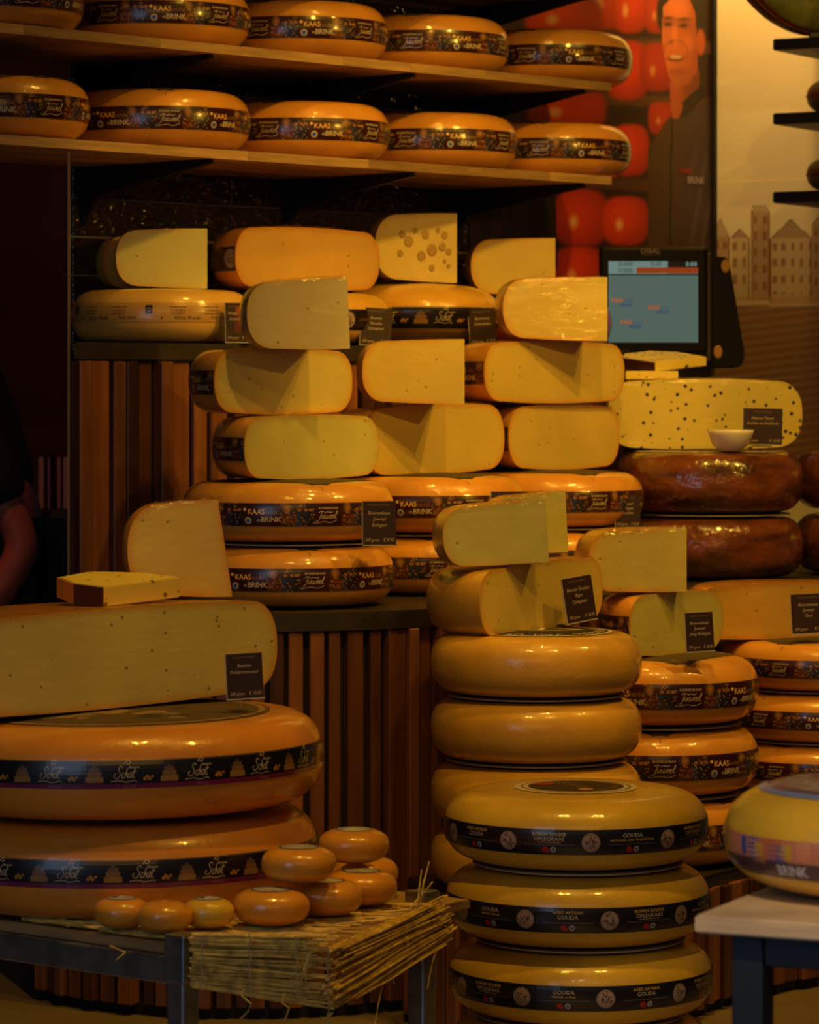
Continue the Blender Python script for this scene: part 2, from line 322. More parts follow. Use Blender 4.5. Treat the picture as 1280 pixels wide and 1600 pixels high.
class Print:
    def __init__(s): s.q = []
    def poly(s, pts, c, l=1): s.q.append((pts, c, l)); return s
    def rect(s, u0, v0, u1, v1, c, l=0, step=0.007):
        n = max(1, int(abs(u1-u0)/step+0.999)); m = max(1, int(abs(v1-v0)/0.0065+0.999))
        for i in range(n):
            for j in range(m):
                a, b = u0+(u1-u0)*i/n, u0+(u1-u0)*(i+1)/n; d, e = v0+(v1-v0)*j/m, v0+(v1-v0)*(j+1)/m
                s.q.append(([(a, d), (b, d), (b, e), (a, e)], c, l))
        return s
    def disc(s, u, v, r, c, l=1, n=16, ry=None):
        ry = ry or r
        if r > 0.004:
            K = 2 if r < 0.008 else 3
            for j in range(K):
                for k in range(n):
                    a, b = 2*PI*k/n, 2*PI*(k+1)/n; p, q = j/K, (j+1)/K
                    pts = [(u+r*q*math.cos(a), v+ry*q*math.sin(a)), (u+r*q*math.cos(b), v+ry*q*math.sin(b))]
                    pts += [(u+r*p*math.cos(b), v+ry*p*math.sin(b)), (u+r*p*math.cos(a), v+ry*p*math.sin(a))] if j else [(u, v)]
                    s.q.append((pts, c, l))
            return s
        s.q.append(([(u+r*math.cos(2*PI*k/n), v+ry*math.sin(2*PI*k/n)) for k in range(n)], c, l)); return s
    def ring(s, u, v, r0, r1, c, l=1, n=24, a0=0, a1=2*PI):
        for k in range(n):
            a, b = a0+(a1-a0)*k/n, a0+(a1-a0)*(k+1)/n
            s.q.append(([(u+r0*math.cos(a), v+r0*math.sin(a)), (u+r1*math.cos(a), v+r1*math.sin(a)), (u+r1*math.cos(b), v+r1*math.sin(b)), (u+r0*math.cos(b), v+r0*math.sin(b))], c, l))
        return s
    def stroke(s, pts, w, c, l=2, sm=True):
        pp = catmull(pts) if sm else pts
        for (a, b) in zip(pp, pp[1:]):
            d = Vector((b[0]-a[0], b[1]-a[1])); 
            if d.length < 1e-9: continue
            t = d.normalized(); n = Vector((-t.y, t.x))*w/2; t = t*w*0.25
            s.q.append(([(a[0]-n.x-t.x, a[1]-n.y-t.y), (b[0]-n.x+t.x, b[1]-n.y+t.y), (b[0]+n.x+t.x, b[1]+n.y+t.y), (a[0]+n.x-t.x, a[1]+n.y-t.y)], c, l))
        return s
    def script(s, strokes, u, v, k, w, c, l=2, sh=0.25, sx=1.0):
        for st in strokes: s.stroke([(u+(x*sx+sh*y)*k, v+y*k) for x, y in st], w, c, l)
        return s
    def text(s, t, u, v, h, c, l=2, al='C', sh=0.0, bold=0.0, wx=1.0):
        pl, a, b = text_polys(t, sh, bold); k = h/0.7; off = {'L': -a, 'C': -(a+b)/2, 'R': -b}[al]
        for q in pl: s.q.append(([(u+(x+off)*k*wx, v+y*k) for x, y in q], c, l))
        return s
    def width(s, t, h, wx=1.0):
        pl, a, b = text_polys(t); return (b-a)*h/0.7*wx
    def arc_text(s, t, u, v, r, h, c, l=2, a0=0.0, da=None):
        n = len(t); da = da or h*1.05/r
        for i, ch in enumerate(t):
            if ch == ' ': continue
            a = a0-da*(i-(n-1)/2); pl, x0, x1 = text_polys(ch); k = h/0.7
            ca, sa = math.cos(a-PI/2), math.sin(a-PI/2); ou, ov = u+r*math.cos(a), v+r*math.sin(a)
            for q in pl:
                s.q.append(([(ou+((x-(x0+x1)/2)*k)*ca-(y*k)*sa, ov+((x-(x0+x1)/2)*k)*sa+(y*k)*ca) for x, y in q], c, l))
        return s
    def mesh(s, name, fn, material):
        vs, fs, cs = [], [], []
        for pts, c, l in s.q:
            k = len(vs); vs += [tuple(fn(a, b, l)) for a, b in pts]; fs.append(tuple(range(k, k+len(pts)))); cs += [(*c, 1.0)]*len(pts)
        me = bpy.data.meshes.new(name); me.from_pydata(vs, [], fs); me.update()
        at = me.color_attributes.new('Col', 'FLOAT_COLOR', 'POINT'); at.data.foreach_set('color', [x for c in cs for x in c])
        me.materials.append(material); return me

# ------------------------------------------------------------------ cheese wheels
NE = 0.46      # default: how far the rounded rim reaches inwards, in wheel heights
PX = 2.35      # squareness of the rim curve
def rim(D, h, ne): a = min(ne*h, D*0.46); return a, h*0.035
def prof(D, h, ne=NE):
    a, dm = rim(D, h, ne); R = D/2; k = 20; up = [(0.0, h), ((R-a)*0.35, h-dm*0.1225), ((R-a)*0.7, h-dm*0.49)]
    for i in range(k+1):
        t = PI/2*(1-i/k); up.append((R-a+a*max(0, math.cos(t))**(2/PX), h/2+(h/2-dm)*max(0, math.sin(t))**(2/PX)))
    return up+[(r, h-z) for r, z in up[-2::-1]]
def r_at(D, h, z, ne=NE):
    a, dm = rim(D, h, ne); q = min(1, abs(z-h/2)/(h/2-dm)); return D/2-a+a*(1-q**PX)**(1/PX)
def ztop(D, h, r, ne=NE):
    a, dm = rim(D, h, ne); R = D/2
    if r <= R-a: return h-dm*(r/(R-a))**2
    q = min(1, (r-R+a)/a); return h/2+(h/2-dm)*(1-q**PX)**(1/PX)

def mixc(a, b, t): return tuple(x+(y-x)*t for x, y in zip(a, b))
C_MAR = sl(58, 22, 16); C_CRM = sl(226, 208, 168); C_ORG = sl(255, 200, 80); C_BLK = sl(28, 24, 26)
def seal(p, u, v, r, l=2):
    p.disc(u, v, r, sl(190, 170, 100), l); p.disc(u, v, r*0.72, sl(225, 205, 130), l+1); p.disc(u, v, r*0.56, sl(40, 100, 255), l+2)
def photo_panel(p, u0, u1, v0, v1, seed):
    """market-hall photograph: lamp glow, cheese shelves and dark figures, as small flat colour patches"""
    rr = random.Random(seed); W_ = u1-u0; H = v1-v0; nx, ny = 26, 17
    for i in range(nx):
        for j in range(ny):
            x, y = (i+0.5)/nx, (j+0.5)/ny
            c = mixc(sl(46, 26, 20), sl(72, 46, 28), 0.5+0.5*math.sin(x*9+seed)*math.cos(y*7+seed*2)*rr.uniform(0.6, 1))
            c = mixc(c, sl(190, 134, 70), 0.9*max(0, 1-math.hypot((x-0.2)/0.17, (y-0.78)/0.26)))
            if x < 0.45 and y < 0.55: c = mixc(c, [sl(150, 74, 30), sl(110, 40, 22), sl(176, 120, 60)][rr.randrange(3)], 0.6 if (j//2) % 2 else 0.2)
            for fx, fc in ((0.55, sl(46, 62, 110)), (0.74, sl(40, 44, 66)), (0.9, sl(30, 26, 30))):
                if abs(x-fx) < 0.075 and y < 0.62: c = mixc(fc, c, 0.2)
                if abs(x-fx) < 0.05 and 0.62 <= y < 0.76: c = sl(160, 108, 66)
            if rr.random() < 0.07: c = mixc(c, sl(210, 160, 90), 0.55)
            p.q.append(([(u0+W_*i/nx, v0+H*j/ny), (u0+W_*(i+1)/nx, v0+H*j/ny), (u0+W_*(i+1)/nx, v0+H*(j+1)/ny), (u0+W_*i/nx, v0+H*(j+1)/ny)], c, 1))
def band_a(C, v0, v1):       # maroon band: shop name, village photographs, script name
    p = Print(); H = v1-v0; per = C/5
    for k in range(5):
        u = k*per
        p.rect(u, v0, u+per*0.29, v1, C_MAR, 1); p.rect(u+per*0.54, v0, u+per*0.76, v1, C_MAR, 1)
        photo_panel(p, u+per*0.29, u+per*0.54, v0, v1, 3+k); photo_panel(p, u+per*0.76, u+per, v0, v1, 13+k)
        h = H*0.23; x = u+per*0.02; y = v0+H*0.52
        p.disc(x+0.001, y+h*.9, h*.3, C_ORG, 2); p.text('KAAS', x+per*0.03, y, h, C_ORG, 2, 'L', bold=0.012, wx=0.95)
        x2 = x+per*0.03+p.width('KAAS', h, 0.95); p.text('handel', x2+0.0005, y, h*0.9, sl(150, 110, 70), 2, 'L', wx=0.8)
        p.text('de', x+per*0.098, y-h*1.35, h*0.6, C_CRM, 2, 'L', wx=0.8); p.text('BRINK', x+per*0.13, y-h*1.45, h, C_CRM, 2, 'L', bold=0.012, wx=0.95)
        seal(p, x+per*0.03, y-h*1.2, H*0.16)
        c = u+per*0.65; p.text('BOERENKAAS', c, v0+H*0.74, H*0.09, C_CRM, 2, wx=1.15)
        p.script(JUWEEL, c-per*0.092, v0+H*0.33, H*0.160, H*0.021, C_CRM, sx=1.30)
    return p
def band_b(C, v0, v1, pink=True, n=18):      # black band: flowing script, stacked cheeses, small crowns, magenta edge
    p = Print(); H = v1-v0; per = C/n; p.rect(0, v0, C, v1, sl(26, 22, 26), 1)
    if pink: p.rect(0, v0, C, v0+H*0.17, sl(120, 34, 78), 2)
    p.rect(0, v1-H*0.04, C, v1-H*0.02, sl(110, 100, 70), 2)
    for k in range(n):
        u = k*per; b = v0+H*0.22
        p.script(SCHRIFT, u+per*0.1, b+H*0.14, H*0.22, H*0.02, C_CRM); p.text('Boeren', u+per*0.36, b+H*0.5, H*0.09, C_CRM, 2)
        if pink: p.text('Boerenkaas', u+per*0.3, v0+H*0.05, H*0.07, sl(190, 120, 160), 3)
        for x, y, r in ((0.5, 0.12, 0.07), (0.56, 0.12, 0.07), (0.53, 0.2, 0.06), (0.6, 0.2, 0.05)): p.disc(u+per*x, b+H*y, H*r, sl(180, 130, 45), 3, 10)
        p.rect(u+per*0.71, b, u+per*0.95, b+H*0.2, sl(160, 120, 60), 2); p.rect(u+per*0.735, b+H*0.2, u+per*0.925, b+H*0.38, sl(135, 100, 60), 2)
        p.rect(u+per*0.76, b+H*0.38, u+per*0.9, b+H*0.52, sl(110, 85, 60), 2); p.disc(u+per*0.83, b+H*0.54, H*0.08, sl(90, 75, 60), 2, 12)
    return p
def medal(p, u, v, r, l=3, seed=1):
    p.disc(u, v, r, sl(176, 152, 140), l, 24); rr = random.Random(seed)
    for i in range(30):
        a = rr.uniform(0, 2*PI); q = rr.uniform(0.2, 0.8)*r
        p.ring(u+q*math.cos(a)*0.9, v+q*math.sin(a)*0.9, r*0.09, r*0.15, sl(90, 70, 68), l+1, 7, a, a+2.6)
    p.ring(u, v, r*0.86, r*0.92, sl(130, 105, 98), l+1)
    for sx in (-0.32, 0.32): p.disc(u+sx*r, v+0.05*r, r*0.1, sl(70, 52, 52), l+2, 10)
    p.disc(u, v-0.35*r, r*0.16, sl(140, 112, 104), l+2, 10)
def band_c(C, v0, v1):
    p = Print(); H = v1-v0; n = 10; per = C/n; p.rect(0, v0, C, v1, sl(30, 28, 34), 1)
    T = [('AGED ARTISAN', 'GOUDA', 0), ('BOEREN GOUDSE', 'OPLEGKAAS', 1), ('ARTISANAL AND TRADITIONAL', 'GOUDA', 2), ('BOEREN GOUDSE', 'OPLEGKAAS', 1), ('FERMIER AFFINE', 'GOUDA', 2)]
    G, K = sl(225, 185, 90), sl(205, 192, 172)
    for k in range(n):
        u = k*per; c = u+per*0.38; a, b, q = T[k % 5]; h = H*0.15
        if q == 2: p.text(b, c, v0+H*0.68, h, K, 2, wx=1.1); p.text(a, c, v0+H*0.53, H*0.085, G, 2, wx=min(1.1, per*0.6/p.width(a, H*0.085)))
        else: p.text(a, c, v0+H*0.76, H*0.12, G, 2, wx=1.0); p.text(b, c, v0+H*0.56, h, K, 2, wx=1.05)
        if q == 1: p.rect(c-per*0.14, v0+H*0.49, c+per*0.14, v0+H*0.505, G, 2)
        p.rect(u+per*0.08, v0+H*0.40, u+per*0.68, v0+H*0.42, sl(120, 116, 118), 2)
        p.disc(c-H*0.16, v0+H*0.21, H*0.12, sl(190, 20, 22), 2, 14); p.poly([(c-H*0.16, v0+H*0.1), (c-H*0.01, v0+H*0.1), (c-H*0.01, v0+H*0.2), (c-H*0.1, v0+H*0.26)], sl(190, 20, 22), 3)
        seal(p, c+H*0.16, v0+H*0.21, H*0.12); medal(p, u+per*0.87, v0+H*0.5, H*0.37, 3, k)
    return p
def band_d(C, v0, v1):       # pale paper band with small black print
    p = Print(); H = v1-v0; n = 6; per = C/n; ink = sl(40, 30, 26); p.rect(0, v0, C, v1, sl(196, 152, 84), 1); rr = random.Random(5)
    for k in range(n):
        u = k*per
        for off in (0.05, 0.42):
            for j in range(3): p.text(['boerenkaas uit de weide', 'rauwe melk gerijpt op', 'houten planken 50+'][j], u+per*(off+0.15), v0+H*(0.74-0.17*j), H*0.1, ink, 2, wx=0.62)
        p.text('Wilde Weide', u+per*0.3, v0+H*0.12, H*0.2, ink, 2, sh=0.35, wx=0.9); p.text('Wilde Weide', u+per*0.66, v0+H*0.16, H*0.16, ink, 2, sh=0.35, wx=0.8)
        a = u+per*0.86; p.rect(a, v0+H*0.42, a+H*0.36, v0+H*0.86, sl(20, 16, 16), 2); p.ring(a+H*0.18, v0+H*0.64, H*0.07, H*0.11, sl(190, 150, 90), 3, 12)
        p.disc(u+per*0.03, v0+H*0.2, H*0.06, sl(60, 90, 40), 2, 8)
    return p
def band_e(C, v0, v1):       # foreground wheel: coloured upper half, plum lower half
    p = Print(); H = v1-v0; n = 4; per = C/n; rr = random.Random(9); mid = v0+H*0.44
    p.rect(0, v0, C, mid, sl(84, 58, 74), 1); p.rect(0, mid, C, v1, sl(196, 128, 104), 1)
    for i in range(64):
        x = rr.uniform(0, C-0.03); c = [sl(210, 140, 110), sl(200, 160, 60), sl(196, 120, 130), sl(160, 150, 60), sl(60, 90, 170), sl(190, 110, 80)][rr.randrange(6)]
        p.rect(x, mid+H*rr.uniform(0, 0.1), x+rr.uniform(0.01, 0.03), v1-H*rr.uniform(0, 0.2), c, 2)
    for k in range(n):
        u = k*per; p.text('BRINK', u+per*0.3, v0+H*0.1, H*0.26, sl(205, 215, 235), 3, bold=0.02, wx=0.9); p.text('KAAS', u+per*0.14, v0+H*0.34, H*0.12, sl(210, 160, 70), 3)
        p.rect(u+per*0.5, v0+H*0.14, u+per*0.72, v0+H*0.24, sl(150, 180, 215), 3); p.disc(u+per*0.45, v0+H*0.34, H*0.07, sl(90, 140, 180), 3)
        p.rect(u+per*0.8, v0+H*0.14, u+per*0.94, v0+H*0.24, sl(150, 180, 215), 3)
    return p
def band_f(C, v0, v1):       # black band with one row of medals
    p = Print(); H = v1-v0; n = 12; per = C/n; p.rect(0, v0, C, v1, sl(20, 15, 15), 1)
    for k in range(n): medal(p, k*per+per*0.3, v0+H*0.5, H*0.4, 2, k); p.text('BOEREN', k*per+per*0.74, v0+H*0.45, H*0.12, sl(120, 90, 50), 2)
    return p
BANDS = {'a': (band_a, 0.30, 0.66), 'b': (band_b, 0.40, 0.68), 'c': (band_c, 0.30, 0.63), 'd': (band_d, 0.38, 0.72), 'e': (band_e, 0.24, 0.58), 'f': (band_f, 0.28, 0.66), 'g': (lambda C, a, b: band_b(C, a, b, False, 9), 0.28, 0.6)}

def label_square(p, R):      # dark square label whose corners reach over the shoulder
    s = R*0.66; g = sl(74, 58, 40); n = 10
    for i in range(n):
        for j in range(n):
            a, b = -s+2*s*i/n, -s+2*s*j/n; d = 2*s/n; p.q.append(([(a, b), (a+d, b), (a+d, b+d), (a, b+d)], g, 1))
    for sx in (-1, 1):
        for sy in (-1, 1):
            p.ring(sx*s*0.8, sy*s*0.8, s*0.09, s*0.11, sl(150, 125, 70), 2, 12)
            p.stroke([(sx*s*0.97, sy*s*0.55), (sx*s*0.97, sy*s*0.97), (sx*s*0.55, sy*s*0.97)], 0.0015, sl(150, 125, 70), 2, False)
    return p
def label_logo(p, R):        # black disc, white ring, white lettering and a leaf-shaped emblem
    r = R*0.72; blk = sl(52, 40, 30); wh = sl(220, 205, 180)
    for k in range(6): p.ring(0, 0, r*k/6, r*(k+1)/6, blk, 1, 48)
    p.ring(0, 0, r*0.95, r, wh, 2, 64); p.arc_text('BOERENKAAS VAN DE BOERDERIJ', 0, 0, r*0.78, r*0.13, wh, 2, -PI/2, 0.16)
    for q in (1, -1): p.stroke([(-r*.5, 0), (-r*.1, q*r*.22), (r*.3, q*r*.2), (r*.6, 0)], r*0.06, wh, 2)
    p.stroke([(-r*.5, -r*.12), (0, -r*.02), (r*.1, r*.15), (r*.05, -r*.18)], r*0.06, wh, 2); return p
def label_ring(p, R):        # pale rings round a dark centre
    r = R*0.47; wh = sl(214, 196, 168); gd = sl(150, 112, 60)
    for k in range(5): p.ring(0, 0, r*k/5, r*(k+1)/5, wh, 1, 48)
    p.ring(0, 0, r*0.86, r*0.89, sl(120, 92, 60), 2, 48)
    for k in range(4): p.ring(0, 0, r*0.78*k/4, r*0.78*(k+1)/4, sl(60, 42, 28), 2, 48)
    p.arc_text('GOUDA BOERENKAAS', 0, 0, r*0.58, r*0.13, gd, 3, PI/2, 0.22); p.text('GOUDA', 0, -r*0.1, r*0.2, gd, 3); p.disc(-r*0.5, -r*0.3, r*0.16, sl(190, 30, 24), 3); p.disc(r*0.5, -r*0.1, r*0.12, sl(190, 150, 50), 3)
    return p
def label_old(p, R):         # faded printed round label
    r = R*0.74; rr = random.Random(4)
    for k in range(6): p.ring(0, 0, r*k/6, r*(k+1)/6, sl(84, 64, 40), 1, 48)
    for i in range(40): p.disc(rr.uniform(-.6, .6)*r, rr.uniform(-.6, .6)*r, r*rr.uniform(0.04, 0.12), [sl(150, 120, 70), sl(50, 38, 26), sl(120, 104, 80)][rr.randrange(3)], 2, 10)
    p.ring(0, 0, r*0.93, r*0.97, sl(150, 120, 80), 2, 48); return p
def label_cap(p, R):         # foreground wheel: plum cap, reflected daylight put into the pale blue rim
    r = R*0.8
    for k in range(6): p.ring(0, 0, r*k/6, r*(k+1)/6, sl(120, 100, 110), 1, 48)
    p.ring(0, 0, r*0.93, r, sl(130, 150, 200), 2, 64); p.arc_text('KAASHANDEL', 0, 0, r*0.6, r*0.2, sl(190, 190, 190), 2, -PI/2, 0.26); return p
def label_white(p, R):       # white paper with large letters at its rim
    r = R*0.80
    for k in range(6): p.ring(0, 0, r*k/6, r*(k+1)/6, sl(70, 50, 38), 1, 48)
    p.ring(0, 0, r*0.9, r, sl(214, 196, 176), 2, 64); p.arc_text('BOERENKAAS GEROOKT BOERENKAAS', 0, 0, r*0.72, r*0.17, sl(214, 196, 176), 2, -PI/2, 0.2); return p
LABELS = {'square': label_square, 'logo': label_logo, 'ring': label_ring, 'old': label_old, 'cap': label_cap, 'white': label_white}

_cache = {}
def wheel_meshes(D, h, wax_, band, top, ne):
    k = (round(D, 4), round(h, 4), wax_, band, top, ne)
    if k in _cache: return _cache[k]
    R = D/2; out = []
    bm = lathe_bm(prof(D, h, ne), 96); me = bpy.data.meshes.new('rind'); bmesh.ops.recalc_face_normals(bm, faces=bm.faces[:]); bm.to_mesh(me); bm.free()
    me.materials.append(M[wax_]); me.polygons.foreach_set('use_smooth', [True]*len(me.polygons)); out.append(('rind', me))
    if band:
        fn, a, b = BANDS[band]; v0, v1 = h*a, h*b; C = 2*PI*R
        def wrapf(u, v, l):
            th = u/R; r = r_at(D, h, v, ne)+0.0007+l*0.00022; return (r*math.sin(th), -r*math.cos(th), v)
        out.append(('band', fn(C, v0, v1).mesh('band', wrapf, M['print'])))
    if top:
        p = LABELS[top](Print(), R)
        out.append(('top_label', p.mesh('top_label', lambda u, v, l: (u, v, ztop(D, h, math.hypot(u, v), ne)+0.0007+l*0.0002), M['matte_print'] if top != 'cap' else M['print'])))
    _cache[k] = out; return out
def wheel(label, x, y, z, D, h, wax_='orange', band='a', top='square', rz=0.0, group=None, name='round_cheese', tilt=(0, 0), ne=NE, cat='cheese wheel'):
    e = empty(name, (x, y, z), 0, label, cat, group); e.rotation_euler = (tilt[0], tilt[1], rz)
    for nm, me in wheel_meshes(D, h, wax_, band, top, ne): obj(nm, me, e)
    return e
def phase(px_text, px_c, y, D, frac=0.65, n=5):
    """turn of the wheel that puts the pattern's fraction frac at column px_text"""
    s = max(-1, min(1, X(px_text, y)/(D/2)-X(px_c, y)/(D/2))); return math.asin(s)-frac*2*PI/n
def disc(label, x, y, z, r, group='cardboard discs between stacked wheels'):
    bm = lathe_bm([(0, 0.0022), (r, 0.0022), (r, 0), (0, 0)], 64)
    o = bm_obj('cardboard_disc', bm, M['board'], None, False, (x, y, z)); tag(o, label, 'disc', group); return o

# ------------------------------------------------------------------ cut cheeses
def cut(label, kind, x, y, z, D, h, phi, wedge=None, wax_='orange', paste='paste', band=None, wrapped=True, lean=0.0, top=None, holes=None, name=None, off=0.0, cat='cut cheese', group=None, tiltx=0.0, ne=0.40, tip_tilt=0.0):
    """Half (wedge None) or wedge (opening angle) of a wheel about its axis x, y. phi: how far the cut face recedes to the right."""
    e = empty(name or ('half_cheese' if wedge is None else 'cheese_wedge'), (x, y, z), 0, label, cat, group); e.rotation_euler = (tiltx, lean, 0)
    f = Vector((math.cos(phi), math.sin(phi), 0)); nrm = Vector((f.y, -f.x, 0))     # nrm points to the viewer
    bm = lathe_bm(prof(D, h, ne), 72); bmesh.ops.recalc_face_normals(bm, faces=bm.faces[:])
    cut_faces = []
    planes = [(nrm*off, nrm)]
    if wedge is not None:   # second plane through the axis: keeps the side towards -f
        a = math.radians(wedge); n2 = Vector((f.x*math.sin(a)+nrm.x*-math.cos(a)*-1*0, 0, 0))
        d2 = Vector((-f.x*math.cos(a)-nrm.x*math.sin(a), -f.y*math.cos(a)-nrm.y*math.sin(a), 0))   # direction of the second face from the tip
        n2 = Vector((d2.y, -d2.x, 0))
        if n2.dot(-f) > 0: n2 = -n2
        n2 = (n2+Vector((0, 0, tip_tilt))).normalized(); planes.append((Vector((0, 0, h*0.5)), n2))
    for co, no in planes:
        r = bmesh.ops.bisect_plane(bm, geom=bm.verts[:]+bm.edges[:]+bm.faces[:], dist=1e-6, plane_co=co, plane_no=no, clear_outer=True)
        ed = [q for q in bm.edges if q.is_boundary]
        fl = bmesh.ops.holes_fill(bm, edges=ed, sides=0)['faces']
        for q in fl: q.material_index = 1; cut_faces.append((q, no))
    wrap_bm = bm.copy() if wrapped else None
    me_parts = []
    rb = bm.copy(); bmesh.ops.delete(rb, geom=[q for q in rb.faces if q.material_index == 1], context='FACES')
    o = bm_obj('rind', rb, M[wax_], e, True)
    bmesh.ops.delete(bm, geom=[q for q in bm.faces if q.material_index == 0], context='FACES')
    # each cut face: n-gon, inset so that the paste darkens towards the rind
    for i, q in enumerate(bm.faces[:]):
        pts = [v.co.copy() for v in q.verts]; no = q.normal.copy()
        c = sum(pts, Vector())/len(pts); fb = bmesh.new(); el = fb.verts.layers.float.new('edge')
        outer = [fb.verts.new(p) for p in pts]; n = len(pts)
        tipline = [math.hypot(p.x, p.y) < 1e-4 for p in pts] if wedge is not None else [False]*n
        def inner(k):
            ins = 1-k
            res = []
            for p in pts:
                d = Vector((c.x-p.x, c.y-p.y, 0)); L = d.length
                dz = c.z-p.z
                res.append(fb.verts.new(p+(d/L*min(k, L*0.5) if L > 1e-6 else Vector())+Vector((0, 0, max(-k, min(k, dz*0.5))))))
            return res
        r1, r2 = inner(0.005), inner(0.014)
        for ring, val in ((outer, 1.0), (r1, 0.55), (r2, 0.0)):
            for v, t in zip(ring, tipline): v[el] = 0.0 if t else val
        for a_, b_ in ((outer, r1), (r1, r2)):
            for k in range(n): fb.faces.new((a_[k], a_[(k+1) % n], b_[(k+1) % n], b_[k]))
        ff = fb.faces.new(r2)
        fb.normal_update()
        if ff.normal.dot(no) < 0:
            for q2 in fb.faces: q2.normal_flip()
        me = bpy.data.meshes.new('cut_face'); fb.to_mesh(me); fb.free(); me.materials.append(M[paste])
        fo = obj('cut_face', me, e)
        if holes and i == 0:   # round eyes: slightly raised discs, shade of a hollow put into their colour
            me2 = fo.data
            bx = bmesh.new(); bx.from_mesh(me2); bmesh.ops.triangulate(bx, faces=[q for q in bx.faces if len(q.verts) > 4]); bx.to_mesh(me2); bx.free()
            for (a2, b2, r2_) in holes:
                pc = f*a2+Vector((0, 0, b2))+nrm*(off+0.0004)
                hb = bmesh.new(); rings = []
                for rr_, dd in ((1.0, 0.0002), (0.9, 0.0016), (0.6, 0.0012), (0.25, 0.0010)):
                    rings.append([hb.verts.new(pc+f*(r2_*rr_*math.cos(t*PI/8))+Vector((0, 0, r2_*rr_*1.1*math.sin(t*PI/8)))+nrm*dd) for t in range(16)])
                for a_, b_ in zip(rings, rings[1:]):
                    for k in range(16): hb.faces.new((a_[k], a_[(k+1) % 16], b_[(k+1) % 16], b_[k]))
                hb.faces.new(rings[-1]); bm_obj('eye', hb, M['eye'], e, True)
    bm.free()
    if band:
        fn, a0, b0 = BANDS[band]; v0, v1 = h*a0, h*b0; R = D/2; full = fn(2*PI*R, v0, v1); keep = Print()
        for pts, c_, l in full.q:
            ok = True
            for u, v in pts:
                q = Vector((R*math.sin(u/R), -R*math.cos(u/R), v))
                for co, no in planes:
                    if (q-co).dot(no) > -0.001: ok = False
            if ok: keep.q.append((pts, c_, l))
        if keep.q:
            def wrapf(u, v, l):
                th = u/R; r = r_at(D, h, v, ne)+0.0007+l*0.00022; return (r*math.sin(th), -r*math.cos(th), v)
            obj('band', keep.mesh('band', wrapf, M['print']), e)
    if wrapped:
        for v in wrap_bm.verts:
            k = 0.0012+0.001*mnoise.noise(v.co*40+Vector((x*9, 0, 0))); nv = v.normal
            v.co += nv*max(0.0004, k)
        bmesh.ops.triangulate(wrap_bm, faces=[q for q in wrap_bm.faces if len(q.verts) > 4])
        rr = random.Random(int(abs(x*1000)))   # crumpled fold of film along the top edge of the face
        pts = []; n = 26; half = D/2*0.86
        end = half if wedge is None else -0.004
        prev = None
        for i in range(n+1):
            s_ = -half+(end+half)*i/n; b_ = f*s_+nrm*off
            zz = ztop(D, h, math.hypot(b_.x, b_.y), ne)
            a1 = b_+Vector((0, 0, zz+0.001))-nrm*rr.uniform(0.006, 0.02); a2 = b_+nrm*rr.uniform(-0.004, 0.003)+Vector((0, 0, zz+rr.uniform(0.001, 0.006))); a3 = b_+nrm*0.0025+Vector((0, 0, zz-rr.uniform(0.004, 0.012)))
            cur = [wrap_bm.verts.new(q) for q in (a1, a2, a3)]
            if prev:
                for j in (0, 1): wrap_bm.faces.new((prev[j], cur[j], cur[j+1], prev[j+1])).smooth = True
            prev = cur
        bm_obj('cling_film', wrap_bm, M['wrap'], e, False)
    return e
M['eye'] = mat('shaded_eye', (0.42, 0.27, 0.06), 0.45)  # darker tone stands in for the shade inside a hole
def half_at(label, pl, pr, yl, phi_deg, z, h, **kw):
    """half cheese whose cut face spans columns pl..pr, its left end at depth yl"""
    ph = math.radians(phi_deg); kl, kr = (pl-CX)/F, (pr-CX)/F
    L = (kr-kl)*yl/(math.cos(ph)-kr*math.sin(ph)); x0 = kl*yl
    return cut(label, 'half', x0+L/2*math.cos(ph), yl+L/2*math.sin(ph), z, L, h, ph, None, **kw)
def wedge_at(label, pl, pr, yl, phi_deg, z, h, wedge=70, **kw):
    """wedge whose first cut face spans columns pl..pr with the tip at pr"""
    ph = math.radians(phi_deg); kl, kr = (pl-CX)/F, (pr-CX)/F
    L = (kr-kl)*yl/(math.cos(ph)-kr*math.sin(ph)); x0 = kl*yl
    return cut(label, 'wedge', x0+L*math.cos(ph), yl+L*math.sin(ph), z, 2*L, h, ph, wedge, **kw)

# ------------------------------------------------------------------ the room
def plane_obj(name, pts, m, uv=False, th=0.0):
    return mesh_obj(name, pts, [tuple(range(len(pts)))], m)
o = bm_obj('floor', box_bm(9, 11, 0.1, (0, 5.5, -0.05)), M['floor']); tag(o, kind='structure')
o = bm_obj('ceiling', box_bm(9, 8.5, 0.1, (0, 7.0, 2.95)), M['ceil']); tag(o, kind='structure')
o = bm_obj('wall_left', box_bm(0.1, 8, 3, (-2.4, 7.0, 1.5)), M['roomwall']); tag(o, kind='structure')
o = bm_obj('wall_far', box_bm(3.0, 0.1, 3, (-1.9, 9.3, 1.5)), M['darkwall']); tag(o, kind='structure')
